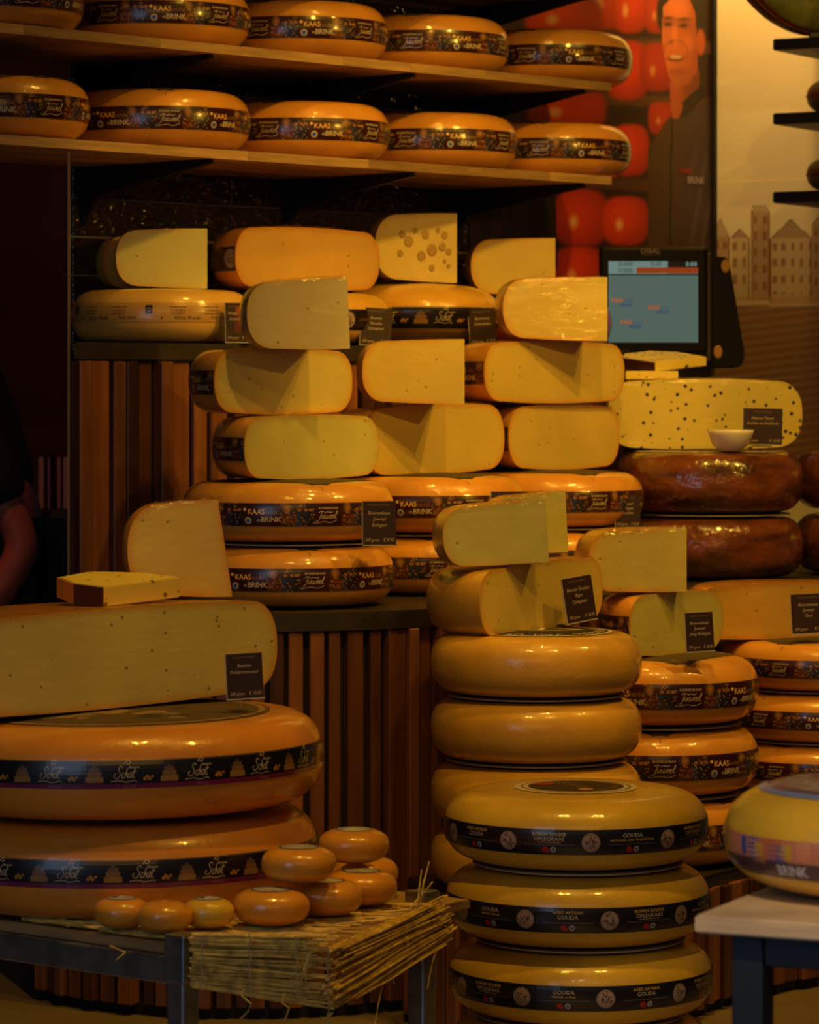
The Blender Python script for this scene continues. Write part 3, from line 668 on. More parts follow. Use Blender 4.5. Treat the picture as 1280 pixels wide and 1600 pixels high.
# tiled wall: wall body, then every tile
t0, t1 = 0.525, 1.72
pts = [wp(t0, 0), wp(3.2, 0), wp(3.2, -0.12), wp(t0+0.1, -0.12)]
wall_back = bm_obj('wall_back', prism_bm(pts, 0, 2.9), M['roomwall']); tag(wall_back, kind='structure')
g = bm_obj('grout', prism_bm([wp(t0, 0.003), wp(t1, 0.003), wp(t1, 0.0), wp(t0, 0.0)], 1.19, 1.97), M['grout'], wall_back)
tw, thh = 0.255, 0.0765
tb = box_bm(tw-0.004, 0.008, thh-0.004, (0, 0, 0), 0.0015, seg=1); tme = bpy.data.meshes.new('tile'); bmesh.ops.recalc_face_normals(tb, faces=tb.faces[:]); tb.to_mesh(tme); tb.free(); tme.materials.append(M['tile'])
TILE_ANG = math.atan2(B2.y, B2.x)
for r in range(10):
    for c in range(5):
        t = t0+0.02+tw*(c+0.5)-0.1
        if t+tw/2 > t1+0.05 or t-tw/2 < t0-0.09: continue
        q = obj('tile', tme, wall_back, W(max(t, t0+tw/2), 0.006, 1.215+thh*r)); q.rotation_euler = (random.uniform(-.004, .004), random.uniform(-.004, .004), TILE_ANG)
# corner trim seen as a thin pale line
o = bm_obj('trim_1', box_bm(0.0028, 0.02, 1.0, (X(107.5, 6.3), 6.3, 1.035)), mat('pale_edge_strip', (0.16, 0.12, 0.09), 0.5)); tag(o, kind='structure')
# cream wall with printed town
E2 = Vector((0.86, -0.51)); EN = Vector((-0.51, -0.86)); R0 = Vector((X(1112, 8.33), 8.33))
def rw(s, d, z): q = R0+E2*s+EN*d; return Vector((q.x, q.y, z))
pts = [R0, R0+E2*2.2, R0+E2*2.2-EN*0.1, R0-EN*0.1]
wall_right = bm_obj('wall_right', prism_bm([(p.x, p.y) for p in pts], 0, 2.9), M['plaster']); tag(wall_right, kind='structure')
o = bm_obj('wall_end', box_bm(0.1, 8, 3, (3.2, 6.6, 1.5)), M['roomwall']); tag(o, kind='structure')

# painted grids: a flat printed picture as vertex colours
def inv_to_px(v): return (CX+F*v.x/v.y, HY-F*(v.z-EYE)/v.y)
def sm(a, b, x): t = max(0, min(1, (x-a)/(b-a))); return t*t*(3-2*t)
def painted(name, corner, du, dv, nu, nv, color, material, parent=None):
    vs, cs = [], []
    for j in range(nv+1):
        for i in range(nu+1):
            v = corner+du*(i/nu)+dv*(j/nv); vs.append(tuple(v)); cs += [*color(*inv_to_px(v)), 1.0]
    fs = [(j*(nu+1)+i, j*(nu+1)+i+1, (j+1)*(nu+1)+i+1, (j+1)*(nu+1)+i) for j in range(nv) for i in range(nu)]
    me = bpy.data.meshes.new(name); me.from_pydata(vs, [], fs); me.update(); me.color_attributes.new('Col', 'FLOAT_COLOR', 'POINT').data.foreach_set('color', cs)
    me.materials.append(material); return obj(name, me, parent)
def inpoly(x, y, pts):
    c = False; n = len(pts)
    for i in range(n):
        x1, y1 = pts[i]; x2, y2 = pts[i-1]
        if (y1 > y) != (y2 > y) and x < (x2-x1)*(y-y1)/(y2-y1)+x1: c = not c
    return c
def ell(x, y, cx, cy, rx, ry, s=0.15): return 1-sm(1-s, 1+s, math.hypot((x-cx)/rx, (y-cy)/ry))
def rbox(x, y, cx, cy, rx, ry, e=3.2, s=0.1): return 1-sm(1-s, 1+s, (abs((x-cx)/rx)**e+abs((y-cy)/ry)**e)**(1/e))
EDAM = [(950, -2, 62, 48), (985, 10, 27, 42), (1030, 20, 24, 32), (880, 25, 60, 34), (980, 110, 34, 46), (1028, 105, 28, 38), (885, 170, 62, 34), (985, 235, 30, 40), (1035, 185, 22, 26), (908, 340, 42, 44), (978, 345, 36, 38), (905, 425, 40, 40), (1000, 430, 40, 30), (880, 230, 45, 40)]
def poster_col(x, y):
    c = mixc(sl(66, 40, 24), sl(46, 24, 16), sm(760, 1000, x))
    for sy in (62, 150, 282, 400):
        k = sm(sy-12, sy-2, y-0.05*(x-900))*(1-sm(sy+8, sy+14, y-0.05*(x-900))); c = mixc(c, sl(96, 60, 34), k*0.8)
    for i, (cx, cy, rx, ry) in enumerate(EDAM):
        k = rbox(x, y, cx, cy, rx, ry); b = 1.0 if cx < 1010 else 0.45
        if k > 0:
            dd = ell(x, y, cx-rx*0.3, cy-ry*0.2, rx*1.1, ry*1.1, 0.9)
            col = mixc(sl(110, 18, 8), sl(235, 66, 20), dd*b); hl = ell(x, y, cx-rx*0.28, cy+ry*0.15, rx*0.14, ry*0.2, 0.9)
            col = mixc(col, sl(255, 200, 120), hl*0.8*b); c = mixc(c, col, k)
    # apron cloth at the left, jacket, neck, head, hair
    if inpoly(x, y, [(716, 300), (800, 296), (868, 300), (872, 420), (716, 430)]): c = mixc(sl(52, 36, 34), sl(40, 28, 28), 0.5+0.5*math.sin(x*0.16))
    jk = [(1012, 232), (1030, 205), (1046, 182), (1064, 186), (1098, 160), (1114, 152), (1114, 420), (1012, 420)]
    if inpoly(x, y, jk):
        c = mixc(sl(78, 54, 34), sl(64, 46, 50), sm(1040, 1085, x)); f = math.sin((x-1080)*0.35+(y-250)*0.06)
        c = mixc(c, sl(104, 84, 92), max(0, f)*0.4*sm(1070, 1085, x)*sm(200, 300, y))
        if abs(x-(1050-(y-190)*0.016)) < 1.6: c = sl(34, 22, 20)
    if inpoly(x, y, [(1046, 130), (1094, 110), (1094, 150), (1068, 168), (1060, 186), (1050, 184)]): c = mixc(sl(170, 80, 40), sl(120, 54, 30), sm(1050, 1085, x))
    if inpoly(x, y, [(1066, 160), (1096, 132), (1102, 152), (1070, 184)]): c = sl(40, 26, 20)
    hk = rbox(x, y, 1066, 20, 40, 46, 2.4, 0.08); c = mixc(c, sl(30, 18, 14), hk)
    ear = ell(x, y, 1095, 66, 7, 20, 0.2); c = mixc(c, sl(180, 84, 44), ear)
    face = inpoly(x, y, [(1036, 10), (1052, -6), (1076, -6), (1087, 22), (1089, 70), (1091, 110), (1078, 130), (1060, 137), (1047, 125), (1039, 96), (1034, 60)])
    if face:
        c = mixc(sl(206, 106, 52), sl(160, 74, 38), sm(1050, 1092, x)); c = mixc(c, sl(150, 76, 44), sm(92, 128, y)*0.6)
        c = mixc(c, sl(226, 124, 62), ell(x, y, 1058, 14, 18, 16, 0.9)*0.6); c = mixc(c, sl(226, 120, 60), ell(x, y, 1076, 68, 9, 12, 0.9)*0.5)
        for ex, ey in ((1044, 38), (1068, 40)):
            c = mixc(c, sl(120, 56, 30), ell(x, y, ex, ey-2, 10, 7, 0.9)*0.7); c = mixc(c, sl(58, 30, 20), ell(x, y, ex, ey, 6.5, 2.8, 0.6)); c = mixc(c, sl(54, 28, 18), ell(x, y, ex, ey-10-0.006*(x-ex)**2*-1, 10, 2.4, 0.7)*0.85)
        c = mixc(c, sl(130, 58, 30), ell(x, y, 1050, 66, 3, 3, 0.8)); c = mixc(c, sl(232, 132, 70), ell(x, y, 1054, 56, 4, 14, 0.8)*0.6)
        yt = y-0.0016*(x-1056)**2*-1; m = ell(x, yt, 1056, 91, 13, 5.5, 0.3)*(1 if y > 82 else 0); c = mixc(c, sl(110, 30, 22), m); c = mixc(c, sl(214, 170, 118), ell(x, yt, 1056, 89, 10, 3.2, 0.35)); c = mixc(c, sl(120, 52, 30), max(0, 1-abs(math.hypot((x-1056)/19, (y-84)/22)-1)*9)*0.5*(1 if 62 < y < 96 else 0)); c = mixc(c, sl(128, 58, 34), ell(x, y, 1058, 112, 14, 5, 0.8)*0.5)
    return tuple(min(1.0, k_*1.0) for k_ in c)
PT0, PT1 = 1.685, 2.537
po = empty('wall_poster', W(PT0, 0.01, 1.2), 0, 'tall poster of a smiling man in dark jacket beside red cheese balls', 'poster')
pz0, pz1 = 1.22, 2.12
pg = painted('printed_sheet', W(PT0, 0.012, pz0)-W(PT0, 0.01, 1.2), W(PT1, 0, 0)-W(PT0, 0, 0), Vector((0, 0, pz1-pz0)), 230, 240, lambda x, y: (0, 0, 0), M['poster'], po)
# colours need world positions
vals = []
for v in pg.data.vertices: vals += [*poster_col(*inv_to_px(v.co+W(PT0, 0.01, 1.2))), 1.0]
pg.data.color_attributes['Col'].data.foreach_set('color', vals)
bm_obj('edge_strip', prism_bm([tuple(wp(PT1, 0.0)-wp(PT0, 0.01)), tuple(wp(PT1+0.012, 0.0)-wp(PT0, 0.01)), tuple(wp(PT1+0.012, 0.022)-wp(PT0, 0.01)), tuple(wp(PT1, 0.022)-wp(PT0, 0.01))], pz0-1.2, pz1-1.2), M['black'], po)
pp = Print()
def pl_uv(u, v, l):   # u along the wall, v height
    return W(PT0+u, 0.0135+l*0.0002, v)-W(PT0, 0.01, 1.2)
yy = 8.28
tpos = 2.44-PT0
pp.text('KAAS', tpos, Z(272, yy), 0.012, sl(170, 30, 24), 1, bold=0.02); pp.text('BRINK', tpos+0.04, Z(287, yy), 0.016, sl(160, 140, 150), 1, bold=0.02)
obj('printed_lettering', pp.mesh('printed_lettering', pl_uv, M['poster']), po)

HOUSES = [(1112, 370, 1140, 340, 460), (1142, 372, 1172, 356, 470), (1174, 330, 1202, 296, 470), (1204, 372, 1268, 342, 474), (1268, 350, 1330, 320, 474), (1330, 380, 1400, 350, 474)]
def mural_col(x, y):
    base = (0.74, 0.66, 0.46); ink = sl(150, 104, 62); dark = sl(120, 78, 46); c = base
    if y > 320:
        for i, (x0, ey, x1, ridge, bot) in enumerate(HOUSES):
            if x0 <= x <= x1 and y < bot:
                roof_y = ridge+(ey-ridge)*abs((x-(x0+x1)/2)/((x1-x0)/2))
                if y > roof_y:
                    c = mixc(base, dark, 0.5+0.2*(i % 2)) if y < ey else mixc(base, ink, 0.5+0.25*((i+1) % 2))
                    if y < roof_y+2.2 or min(x-x0, x1-x) < 1.4: c = dark
                    if y > ey+8:
                        wx = ((x-x0) % 14); wy = ((y-ey) % 26)
                        if 4 < wx < 10 and 6 < wy < 19 and y < bot-14: c = mixc(c, dark, 0.75)
        k = sm(470, 484, y); c = mixc(c, sl(140, 96, 58), k*0.9)
        if y > 478: c = mixc(c, sl(112, 74, 44), 0.5+0.3*math.sin(y*0.5+0.06*x))
        if 462 < y < 476: c = mixc(c, sl(178, 132, 84), 0.5)
    return c
mg = painted('printed_mural', rw(0.0, 0.004, 0.9), Vector((E2.x, E2.y, 0))*0.75, Vector((0, 0, 0.7)), 200, 190, mural_col, M['mural'], wall_right)

# dark passage on the left: shelf board with pale packs
sh = empty('storage_rack', (X(60, 8.7), 8.7, 0.0), 0, 'dark wooden rack in the dim passage behind the person', 'rack')
for nm, zz, th in (('shelf_board', Z(796, 8.7)-0.05, 0.05), ('shelf_board', Z(684, 8.7)-0.03, 0.06), ('shelf_board', 0.35, 0.05)):
    bm_obj(nm, box_bm(0.9, 0.3, th, (-0.3, 0.15, zz+th/2)), mat('dark_red_board', (0.03, 0.010, 0.008), 0.7), sh)
for xx in (-0.72, 0.12): bm_obj('upright', box_bm(0.04, 0.28, 1.12, (xx, 0.15, 0.56)), M['core'], sh)
for i, (px, ww) in enumerate(((63, 9), (75, 3), (91, 5), (102, 10))):
    o = bm_obj('paper_pack', box_bm(ww/F*8.7, 0.12, 0.135, (0, 0, 0.0675), 0.003), M['pack'], None, False, (X(px, 8.7), 8.78, Z(796, 8.7)))
    tag(o, ['wide pale paper pack at left end of the dark rack', 'thin pale paper sleeve between wide packs on the rack', 'narrow pale paper pack right of the perforated gap on rack', 'widest pale pack at right end of the dark rack'][i], 'pack', 'pale packs on the dim rack')

# ------------------------------------------------------------------ counters with slatted fronts
SL = {}
def slat_mesh(w_, d, h):
    k = (round(w_, 3), round(d, 3), round(h, 3))
    if k not in SL:
        b = box_bm(w_, d, h, (0, 0, h/2), 0.002, seg=1); me = bpy.data.meshes.new('slat'); bmesh.ops.recalc_face_normals(b, faces=b.faces[:]); b.to_mesh(me); b.free(); me.materials.append(M['slat']); SL[k] = me
    return SL[k]
def slats(parent, line, z0, z1, seed, widths=(0.022, 0.03, 0.038, 0.026), first=0.0):
    rr = random.Random(seed); pts = [Vector(p) for p in line]; seg = [(pts[i+1]-pts[i]).length for i in range(len(pts)-1)]; tot = sum(seg); s = first; i = 0
    while s < tot:
        w_ = widths[rr.randrange(len(widths))]; c = s+w_/2; a = 0; k = 0
        while k < len(seg)-1 and a+seg[k] < c: a += seg[k]; k += 1
        d = (pts[k+1]-pts[k]).normalized(); q = pts[k]+d*(c-a); dep = rr.choice((0.012, 0.02, 0.02, 0.028)); n = Vector((d.y, -d.x))
        o = obj('slat', slat_mesh(w_, dep, z1-z0), parent, (q.x+n.x*dep/2, q.y+n.y*dep/2, z0)); o.rotation_euler = (0, 0, math.atan2(d.y, d.x))
        s += w_+rr.choice((0.003, 0.006, 0.012))
def counter(name, label, outline, front, z0, z1, top_th, seed, over=0.025):
    e = empty(name, (0, 0, 0), 0, label, 'counter')
    bm_obj('carcass', prism_bm(outline, z0, z1-top_th), M['core'], e)
    c = sum((Vector(p) for p in outline), Vector((0, 0)))/len(outline)
    ol = [tuple(Vector(p)+(Vector(p)-c).normalized()*over) if (Vector(p)-W0).dot(N2) > 0.45 else p for p in outline]
    bm_obj('worktop', prism_bm(ol, z1-top_th, z1, 0.003), M['dark_top'], e)
    slats(e, front, z0+0.02, z1-top_th-0.001, seed); return e
# lower counter: rounded end
cc = Vector((X(400, 6.5), 6.5)); rad = 0.45
arc = [(cc.x+rad*math.cos(math.radians(a)), cc.y+rad*math.sin(math.radians(a))) for a in range(166, 318, 6)]
arc = [q for q in arc if (Vector(q)-W0).dot(N2) > 0.435]
front = arc+[tuple(wp(1.05, 0.95)), tuple(wp(2.3, 0.95))]
outline = front+[tuple(wp(2.3, 0.435)), tuple(wp((Vector(arc[0])-W0).dot(B2), 0.425))]
lower = counter('display_counter', 'long dark topped slatted counter with a rounded end under the wheel stacks', outline, front, 0.0, 0.711, 0.032, 3)
# upper counter against the tiled wall
uf = [tuple(wp(0.19, 0.395)), tuple(wp(1.75, 0.395))]
uo = uf+[tuple(wp(1.75, 0.012)), tuple(wp(0.56, 0.012))]
upper = empty('wall_counter', (0, 0, 0), 0, 'tall narrow slatted counter against the black tiled wall', 'counter')
bm_obj('carcass', prism_bm(uo, 0.0, 1.155), M['core'], upper); bm_obj('worktop', prism_bm([tuple(wp(0.18, 0.416)), tuple(wp(1.76, 0.416)), tuple(wp(1.76, 0.012)), tuple(wp(0.56, 0.012))], 1.155, 1.189, 0.003), M['dark_top'], upper)
slats(upper, uf, 0.715, 1.154, 11, (0.034, 0.042, 0.05, 0.03))
slats(upper, [tuple(wp(0.19, 0.395)), tuple(wp(0.34, 0.395))], 0.0, 0.714, 11, (0.034, 0.042, 0.05, 0.03))
# low plinth in front
pf = [(X(645, 6.08), 6.08), (0.04, 5.90), (0.12, 5.79), (0.23, 5.75), (0.33, 5.80), (0.42, 5.92), (0.60, 6.24), (1.10, 6.72)]
po_ = pf+[tuple(wp(2.35, 1.05)), tuple(wp(1.0, 1.05))]
plinth = counter('low_plinth', 'knee high dark topped slatted plinth carrying the matured wheel stack', po_, pf, 0.0, 0.245, 0.022, 5, 0.01)
ZP = 0.245

# ------------------------------------------------------------------ wall shelves
SF = 0.40   # shelf front distance from the wall
def shelf(z, label, t_a=-0.35, t_b=1.716, th=0.018, bk=(0.55, 1.11, 1.637)):
    e = empty('wall_shelf', W(0, 0, z), 0, label, 'shelf', 'pine shelves on black brackets'); off = W(0, 0, z)
    n = 7; ts = [t_a+(t_b-t_a)*i/n for i in range(n+1)]
    # glued boards: staves along the length
    for i in range(6):
        d0, d1 = 0.02+(SF-0.02)*i/6, 0.02+(SF-0.02)*(i+1)/6-0.0006
        cuts = [t_a, t_b]
        if i > 2:      # finger-jointed lengths along the visible front staves
            rr = random.Random(i*7+int(z*100)); cuts = [t_a]
            while cuts[-1] < t_b-0.12: cuts.append(min(t_b, cuts[-1]+rr.uniform(0.16, 0.34)))
            cuts[-1] = t_b
        for ta, tb2 in zip(cuts, cuts[1:]):
            bm_obj('stave', prism_bm([tuple(wp(ta, d1)-W0), tuple(wp(tb2-0.0003, d1)-W0), tuple(wp(tb2-0.0003, d0)-W0), tuple(wp(ta, d0)-W0)], 0, th), M['pine'], e)
    for t in bk:
        bm = bmesh.new(); pr = [(0.0, 0.0), (0.385, 0.0), (0.39, -0.008), (0.06, -0.058), (0.03, -0.085), (0.0, -0.13)]
        A = [bm.verts.new(W(t-0.006, d, z+zz-0.0005)-off) for d, zz in pr]; Bq = [bm.verts.new(W(t+0.006, d, z+zz-0.0005)-off) for d, zz in pr]
        bm.faces.new(A); bm.faces.new(Bq[::-1])
        for i in range(6): bm.faces.new((A[i], A[(i+1) % 6], Bq[(i+1) % 6], Bq[i]))
        bm_obj('bracket', bm, M['black'], e)
    return e
SZ = [1.5436, 1.745, 1.946]
for z, l in zip(SZ, ('lowest pine wall shelf, just above the black tiled niche', 'middle pine wall shelf holding five banded wheels near photo top', 'highest pine wall shelf, only its dark bracket tip showing')): shelf(z, l)
# five wheels on each of the two shelves; the right edges in the photograph fix their places
ORD = ('first', 'second', 'third', 'fourth', 'fifth')
def on_shelf(right_px, z, D, h, label, txt, frac, d=0.205, **kw):
    # find t so that the wheel's right limb falls on right_px
    t = 0.5
    for _ in range(40):
        q = wp(t, d); px = CX+F*q.x/q.y+F*(D/2)/q.y; t += (right_px-px)/F*7.0
    q = wp(t, d); pc = CX+F*q.x/q.y
    return wheel(label, q.x, q.y, z, D, h, rz=phase(txt, pc, q.y, D, frac), **kw)
for i, (r, t, f) in enumerate(((140, 95, 0.65), (391, 275, 0.65), (609, 425, 0.65), (808, 635, 0.65), (986, 838, 0.65))):
    on_shelf(r, SZ[0]+0.018, 0.368, 0.122, 'orange wheel with maroon band, %s from left on the lowest wall shelf' % ORD[i], t, f, group='banded wheels on the lowest wall shelf')
for i, (r, t, f) in enumerate(((131, 60, 0.65), (391, 350, 0.65), (606, 410, 0.65), (795, 645, 0.65), (988, 818, 0.65))):
    on_shelf(r, SZ[1]+0.018, 0.368, 0.122, 'orange wheel with maroon band, %s from left on the middle wall shelf' % ORD[i], t, f, group='banded wheels on the middle wall shelf')

# ------------------------------------------------------------------ wheels on the lower counter
DJ, HJ = 0.385, 0.1135
zc = 0.711
def tidy(t):
    ws = t.replace(',', '').split()[:16]
    while ws[-1] in ('the', 'of', 'on', 'top', 'in', 'at', 'under', 'behind', 'lower', 'upper', 'left', 'right', 'middle', 'from', 'second', 'third', 'plain', 'black'): ws.pop()
    return ' '.join(ws)
def stack(px, y, z, n, D, h, labels, txt, gap=0.0022, grp=None, topdisc=True, **kw):
    x = X(px, y); zz = z
    for i in range(n):
        tx, fr = txt[i]
        wheel(labels[i], x, y, zz, D, h, rz=phase(tx, px, y, D, fr), group=grp, **kw); zz += h
        if topdisc and i < n-1: disc(tidy('cardboard disc under the %s' % labels[i+1]), x, y, zz-0.0004, D*0.42); zz += 0.0018
    return zz
G1 = 'banded wheels stacked on the long counter'
zA = stack(450, 6.28, zc, 2, DJ, HJ, ['banded orange wheel at counter level, lower of the left counter pair', 'banded orange wheel carrying two wrapped halves, upper of the left counter pair'], [(497, 0.65), (517, 0.65)], grp=G1)
zB = stack(664, 6.69, zc, 2, DJ, HJ, ['banded orange wheel peeping out left of the pale wedge, lower of the middle pair', 'banded orange wheel under the golden halves, upper of the middle counter pair'], [(686, 0.65), (740, 0.65)], grp=G1)
zC = stack(856, 6.97, zc, 2, DJ, HJ, ['banded orange wheel mostly hidden behind wedges, lower of the right counter pair', 'banded orange wheel left of the smoked wheels, upper of the right counter pair'], [(930, 0.65), (930, 0.65)], grp=G1)
# smoked brown wheels
DS, HS = 0.392, 0.1325
zs = zc
for i in range(2):
    wheel(('glossy brown smoked wheel resting on the counter, lower of the dark pair', 'glossy brown smoked wheel with white ringed label under the herb cheese')[i], X(1108, 7.2), 7.2, zs, DS, HS, 'smoked', None, 'white' if i else None, 0.3*i, 'smoked wheels', ne=0.36)
    zs += HS
    if i == 0: disc('round cardboard disc between the two glossy brown smoked wheels', X(1108, 7.2), 7.2, zs-0.0004, DS*0.43); zs += 0.0018
zs2 = zc
for i in range(2):
    wheel(('dark brown smoked wheel cut by the right photo edge, lower one', 'dark brown smoked wheel cut by the right photo edge, upper one')[i], X(1385, 7.35), 7.35, zs2, DS, HS, 'smoked', None, None, 1+i, 'smoked wheels', ne=0.36); zs2 += HS+0.0018

# wheels on the upper counter
ZU = 1.189
UQ = [(X(253, 6.77), 6.77), (X(474, 7.02), 7.02), (X(655, 7.27), 7.27), (X(833, 7.54), 7.54)]
wheel('pale wax wheel with cream paper band on the tall counter', *UQ[0], ZU, 0.352, 0.110, 'cream_wax', 'd', None, phase(238, 253, 6.77, 0.352, 0.86, 6))
wheel('yellow wheel half hidden behind a wrapped wedge and a price card', *UQ[1], ZU, 0.352, 0.110, 'amber', 'f', None, 0.4)
wheel('bright yellow domed wheel with black script band under the holed cheese', *UQ[2], ZU, 0.345, 0.138, 'amber', 'g', None, phase(690, 655, 7.27, 0.345, 0.2, 9), ne=0.85)
wheel('dark red wheel glimpsed under the plain wedge behind the cards', *UQ[3], ZU, 0.345, 0.115, 'red', None, None, 0)

# ------------------------------------------------------------------ wheels on the plinth
DM, HM = 0.3636, 0.1095
zM = stack(838, 5.95, ZP, 4, DM, HM, ['unbanded amber wheel on the plinth, bottom of its stack', 'unbanded amber wheel second from bottom, behind the black banded top wheel', 'unbanded amber wheel third from bottom of the plain stack', 'amber wheel with black logo label on top of the plain stack'], [(838, 0)]*4, grp='plain amber wheels stacked on the plinth', wax_='amber', band=None, top='logo', ne=0.44)
D1, H1 = 0.380, 0.1245
zS1 = stack(1022, 6.3, ZP, 3, D1, H1, ['banded orange wheel low on the plinth, bottom of the right-hand stack', 'banded orange wheel in the middle of the right-hand plinth stack', 'banded orange wheel under the two wedges, top of right-hand plinth stack'], [(1150, 0.65), (1026, 0.65), (1067, 0.65)], grp='banded wheels stacked on the plinth')
zS2 = stack(1283, 6.62, ZP, 4, 0.38, 0.0945, ['thin banded orange wheel at the right photo edge, bottom of its stack', 'thin banded orange wheel at the right edge, second from bottom', 'thin banded orange wheel at the right edge, third from bottom', 'thin banded orange wheel under the orange half, top of right edge stack'], [(1205, 0.65), (1200, 0.65), (1178, 0.65), (1206, 0.65)], grp='banded wheels stacked on the plinth')

# ------------------------------------------------------------------ black-banded stack on the floor
DG, HG = 0.400, 0.1125
zg = Z(1240, 5.25)-6*HG-0.011-0.012
zz = 0.0
pal = empty('floor_pallet', (X(902, 5.25), 5.25, 0), 0, 'low dark round base under the black banded stack', 'base')
top_z = Z(1224, 5.25)-0.004
n_g = 4
base_h = top_z-n_g*HG-0.0054
bm_obj('base_body', lathe_bm([(0, base_h), (0.19, base_h), (0.19, 0), (0, 0)], 48), M['core'], pal)
zz = base_h
GL = ['yellow wheel with black medallion band, lowest visible of floor stack', 'yellow wheel with black medallion band, third from top of floor stack', 'yellow wheel with black medallion band, second from top of floor stack', 'yellow wheel with black medallion band and ringed label, top of floor stack']
gx = [X(906, 5.25), X(907, 5.25), X(903, 5.25), X(900, 5.25)]
ph = [(880, 4.38), (872, 4.38), (878, 0.38), (850, 1.38)]
for i in range(n_g):
    pc = CX+F*gx[i]/5.25
    wheel(GL[i], gx[i], 5.25, zz, DG, HG, 'yellow', 'c', 'ring' if i == 3 else None, phase(ph[i][0], pc, 5.25, DG, ph[i][1], 10), 'black banded wheels on the floor', ne=0.56); zz += HG
    if i < 3: disc('cardboard disc under the %s' % ('third medallion banded wheel from top of floor stack', 'second medallion banded wheel from top of floor stack', 'top medallion banded wheel of the floor stack')[i], gx[i], 5.25, zz-0.0004, DG*0.40); zz += 0.0018

# ------------------------------------------------------------------ metal table, board, straw mat
TA = Vector((-0.78, 0.63)).normalized(); TB = Vector((0.63, 0.78)).normalized(); TC = Vector((X(286, 4.52), 4.52))
def tp(a, b, z=None):
    q = TC+TA*a+TB*b; return (q.x, q.y) if z is None else Vector((q.x, q.y, z))
ZT = 0.374
tb_ = empty('steel_table', (TC.x, TC.y, 0), 0, 'galvanised steel table with pine top under the big orange wheels', 'table')
def rel(v): return Vector((v[0]-TC.x, v[1]-TC.y, v[2] if len(v) > 2 else 0))
tang = math.atan2(TA.y, TA.x)
RZ = Matrix.Rotation(tang, 3, 'Z')
for (a, b, hh) in ((0.0, 0.0, ZT+0.016), (0.0, 0.50, ZT+0.016), (0.95, 0.0, ZT-0.004), (0.95, 0.50, ZT-0.004)):
    q = rel(tp(a, b, 0)); bm = box_bm(0.031, 0.031, hh-0.06, (0, 0, (hh-0.06)/2), 0.004, RZ)
    join_bm(bm, box_bm(0.036, 0.036, 0.064, (0, 0, hh-0.032), 0.003, RZ)); bm_obj('leg', bm, M['galv'], tb_, False, (q.x, q.y, 0))
def rail(a0, b0, a1, b1, z, hgt=0.036, w_=0.028, nm='rail'):
    p0, p1 = rel(tp(a0, b0, 0)), rel(tp(a1, b1, 0)); d = p1-p0; L = d.length
    bm_obj(nm, box_bm(L, w_, hgt, (0, 0, 0), 0.003, Matrix.Rotation(math.atan2(d.y, d.x), 3, 'Z')), M['galv'], tb_, False, ((p0+p1)/2+Vector((0, 0, z))))
zr = ZT-0.014-0.019
for q in ((0.016, 0, 0.934, 0), (0, 0.016, 0, 0.484), (0.95, 0.016, 0.95, 0.484), (0.016, 0.5, 0.934, 0.5)): rail(*q, zr)
for q in ((0.016, 0.5, 0.934, 0.5), (0.95, 0.016, 0.95, 0.484)): rail(*q, 0.29, 0.03)
MB = Vector((X(515, 4.46), 4.46)); MR = Vector((X(692, 4.86), 4.86))
brd = [tp(0.96, 0.004), tp(0.026, 0.004), tp(0.02, 0.02)]
brd = [tp(0.96, 0.0), tp(0.02, 0.0), (X(304, 4.5), 4.53), (MB.x-0.012, MB.y+0.012), (MR.x-0.014, MR.y), tp(-0.04, 0.56), tp(0.96, 0.56)]
bm_obj('table_board', prism_bm([(x-TC.x, y-TC.y) for x, y in brd], ZT-0.014, ZT, 0.002), M['pine'], tb_)
# straw mat
mt = empty('straw_mat', (MB.x, MB.y, ZT), 0, 'woven straw mat draped over the corner of the steel table', 'mat')
rs = random.Random(21); bm = bmesh.new(); O = Vector((MB.x, MB.y, ZT))
def straw(p, q, r, sag=0.0):
    mid = [(p+(q-p)*k)+Vector((rs.uniform(-1, 1), rs.uniform(-1, 1), rs.uniform(-1, 1)))*0.0016+Vector((0, 0, -sag*4*k*(1-k))) for k in (0.33, 0.66)]
    tube_bm([p-O, mid[0]-O, mid[1]-O, q-O], r, 5, bm, r*rs.uniform(0.5, 0.95))
TL0, TLB = P(298, 1458, 4.5), P(300, 1543, 4.5); TR0, TRB = P(517, 1462, 4.44), P(517, 1574, 4.44)
for i in range(115):       # front panel
    v = rs.random(); a = TL0+(TLB-TL0)*v; b = TR0+(TRB-TR0)*min(1, max(0, v+rs.uniform(-.12, .10)))
    s0, s1 = (rs.uniform(-0.02, 0.05), rs.uniform(0.72, 1.04)) if rs.random() < 0.7 else (rs.uniform(0.1, 0.5), rs.uniform(0.7, 1.0))
    off = Vector((rs.uniform(-1, 1)*0.002, rs.uniform(-0.012, 0.004), 0)); straw(a+(b-a)*s0+off, a+(b-a)*s1+off, rs.uniform(0.0013, 0.0026))
SL0, SLB = P(512, 1482, 4.43), P(512, 1580, 4.43); SR0, SRB = P(694, 1402, 4.87), P(700, 1462, 4.87)
for i in range(150):       # side panel
    v = rs.random(); a = SL0+(SLB-SL0)*v; b = SR0+(SRB-SR0)*min(1.05, max(-0.05, v+rs.uniform(-.15, .15)))
    s0, s1 = (rs.uniform(-0.02, 0.2), rs.uniform(0.7, 1.03)) if rs.random() < 0.7 else (rs.uniform(0.1, 0.5), rs.uniform(0.6, 1.03))
    off = Vector((rs.uniform(-0.004, 0.012), rs.uniform(-0.01, 0.003), 0)); straw(a+(b-a)*s0+off, a+(b-a)*s1+off, rs.uniform(0.0013, 0.0026))
zt = ZT+0.003
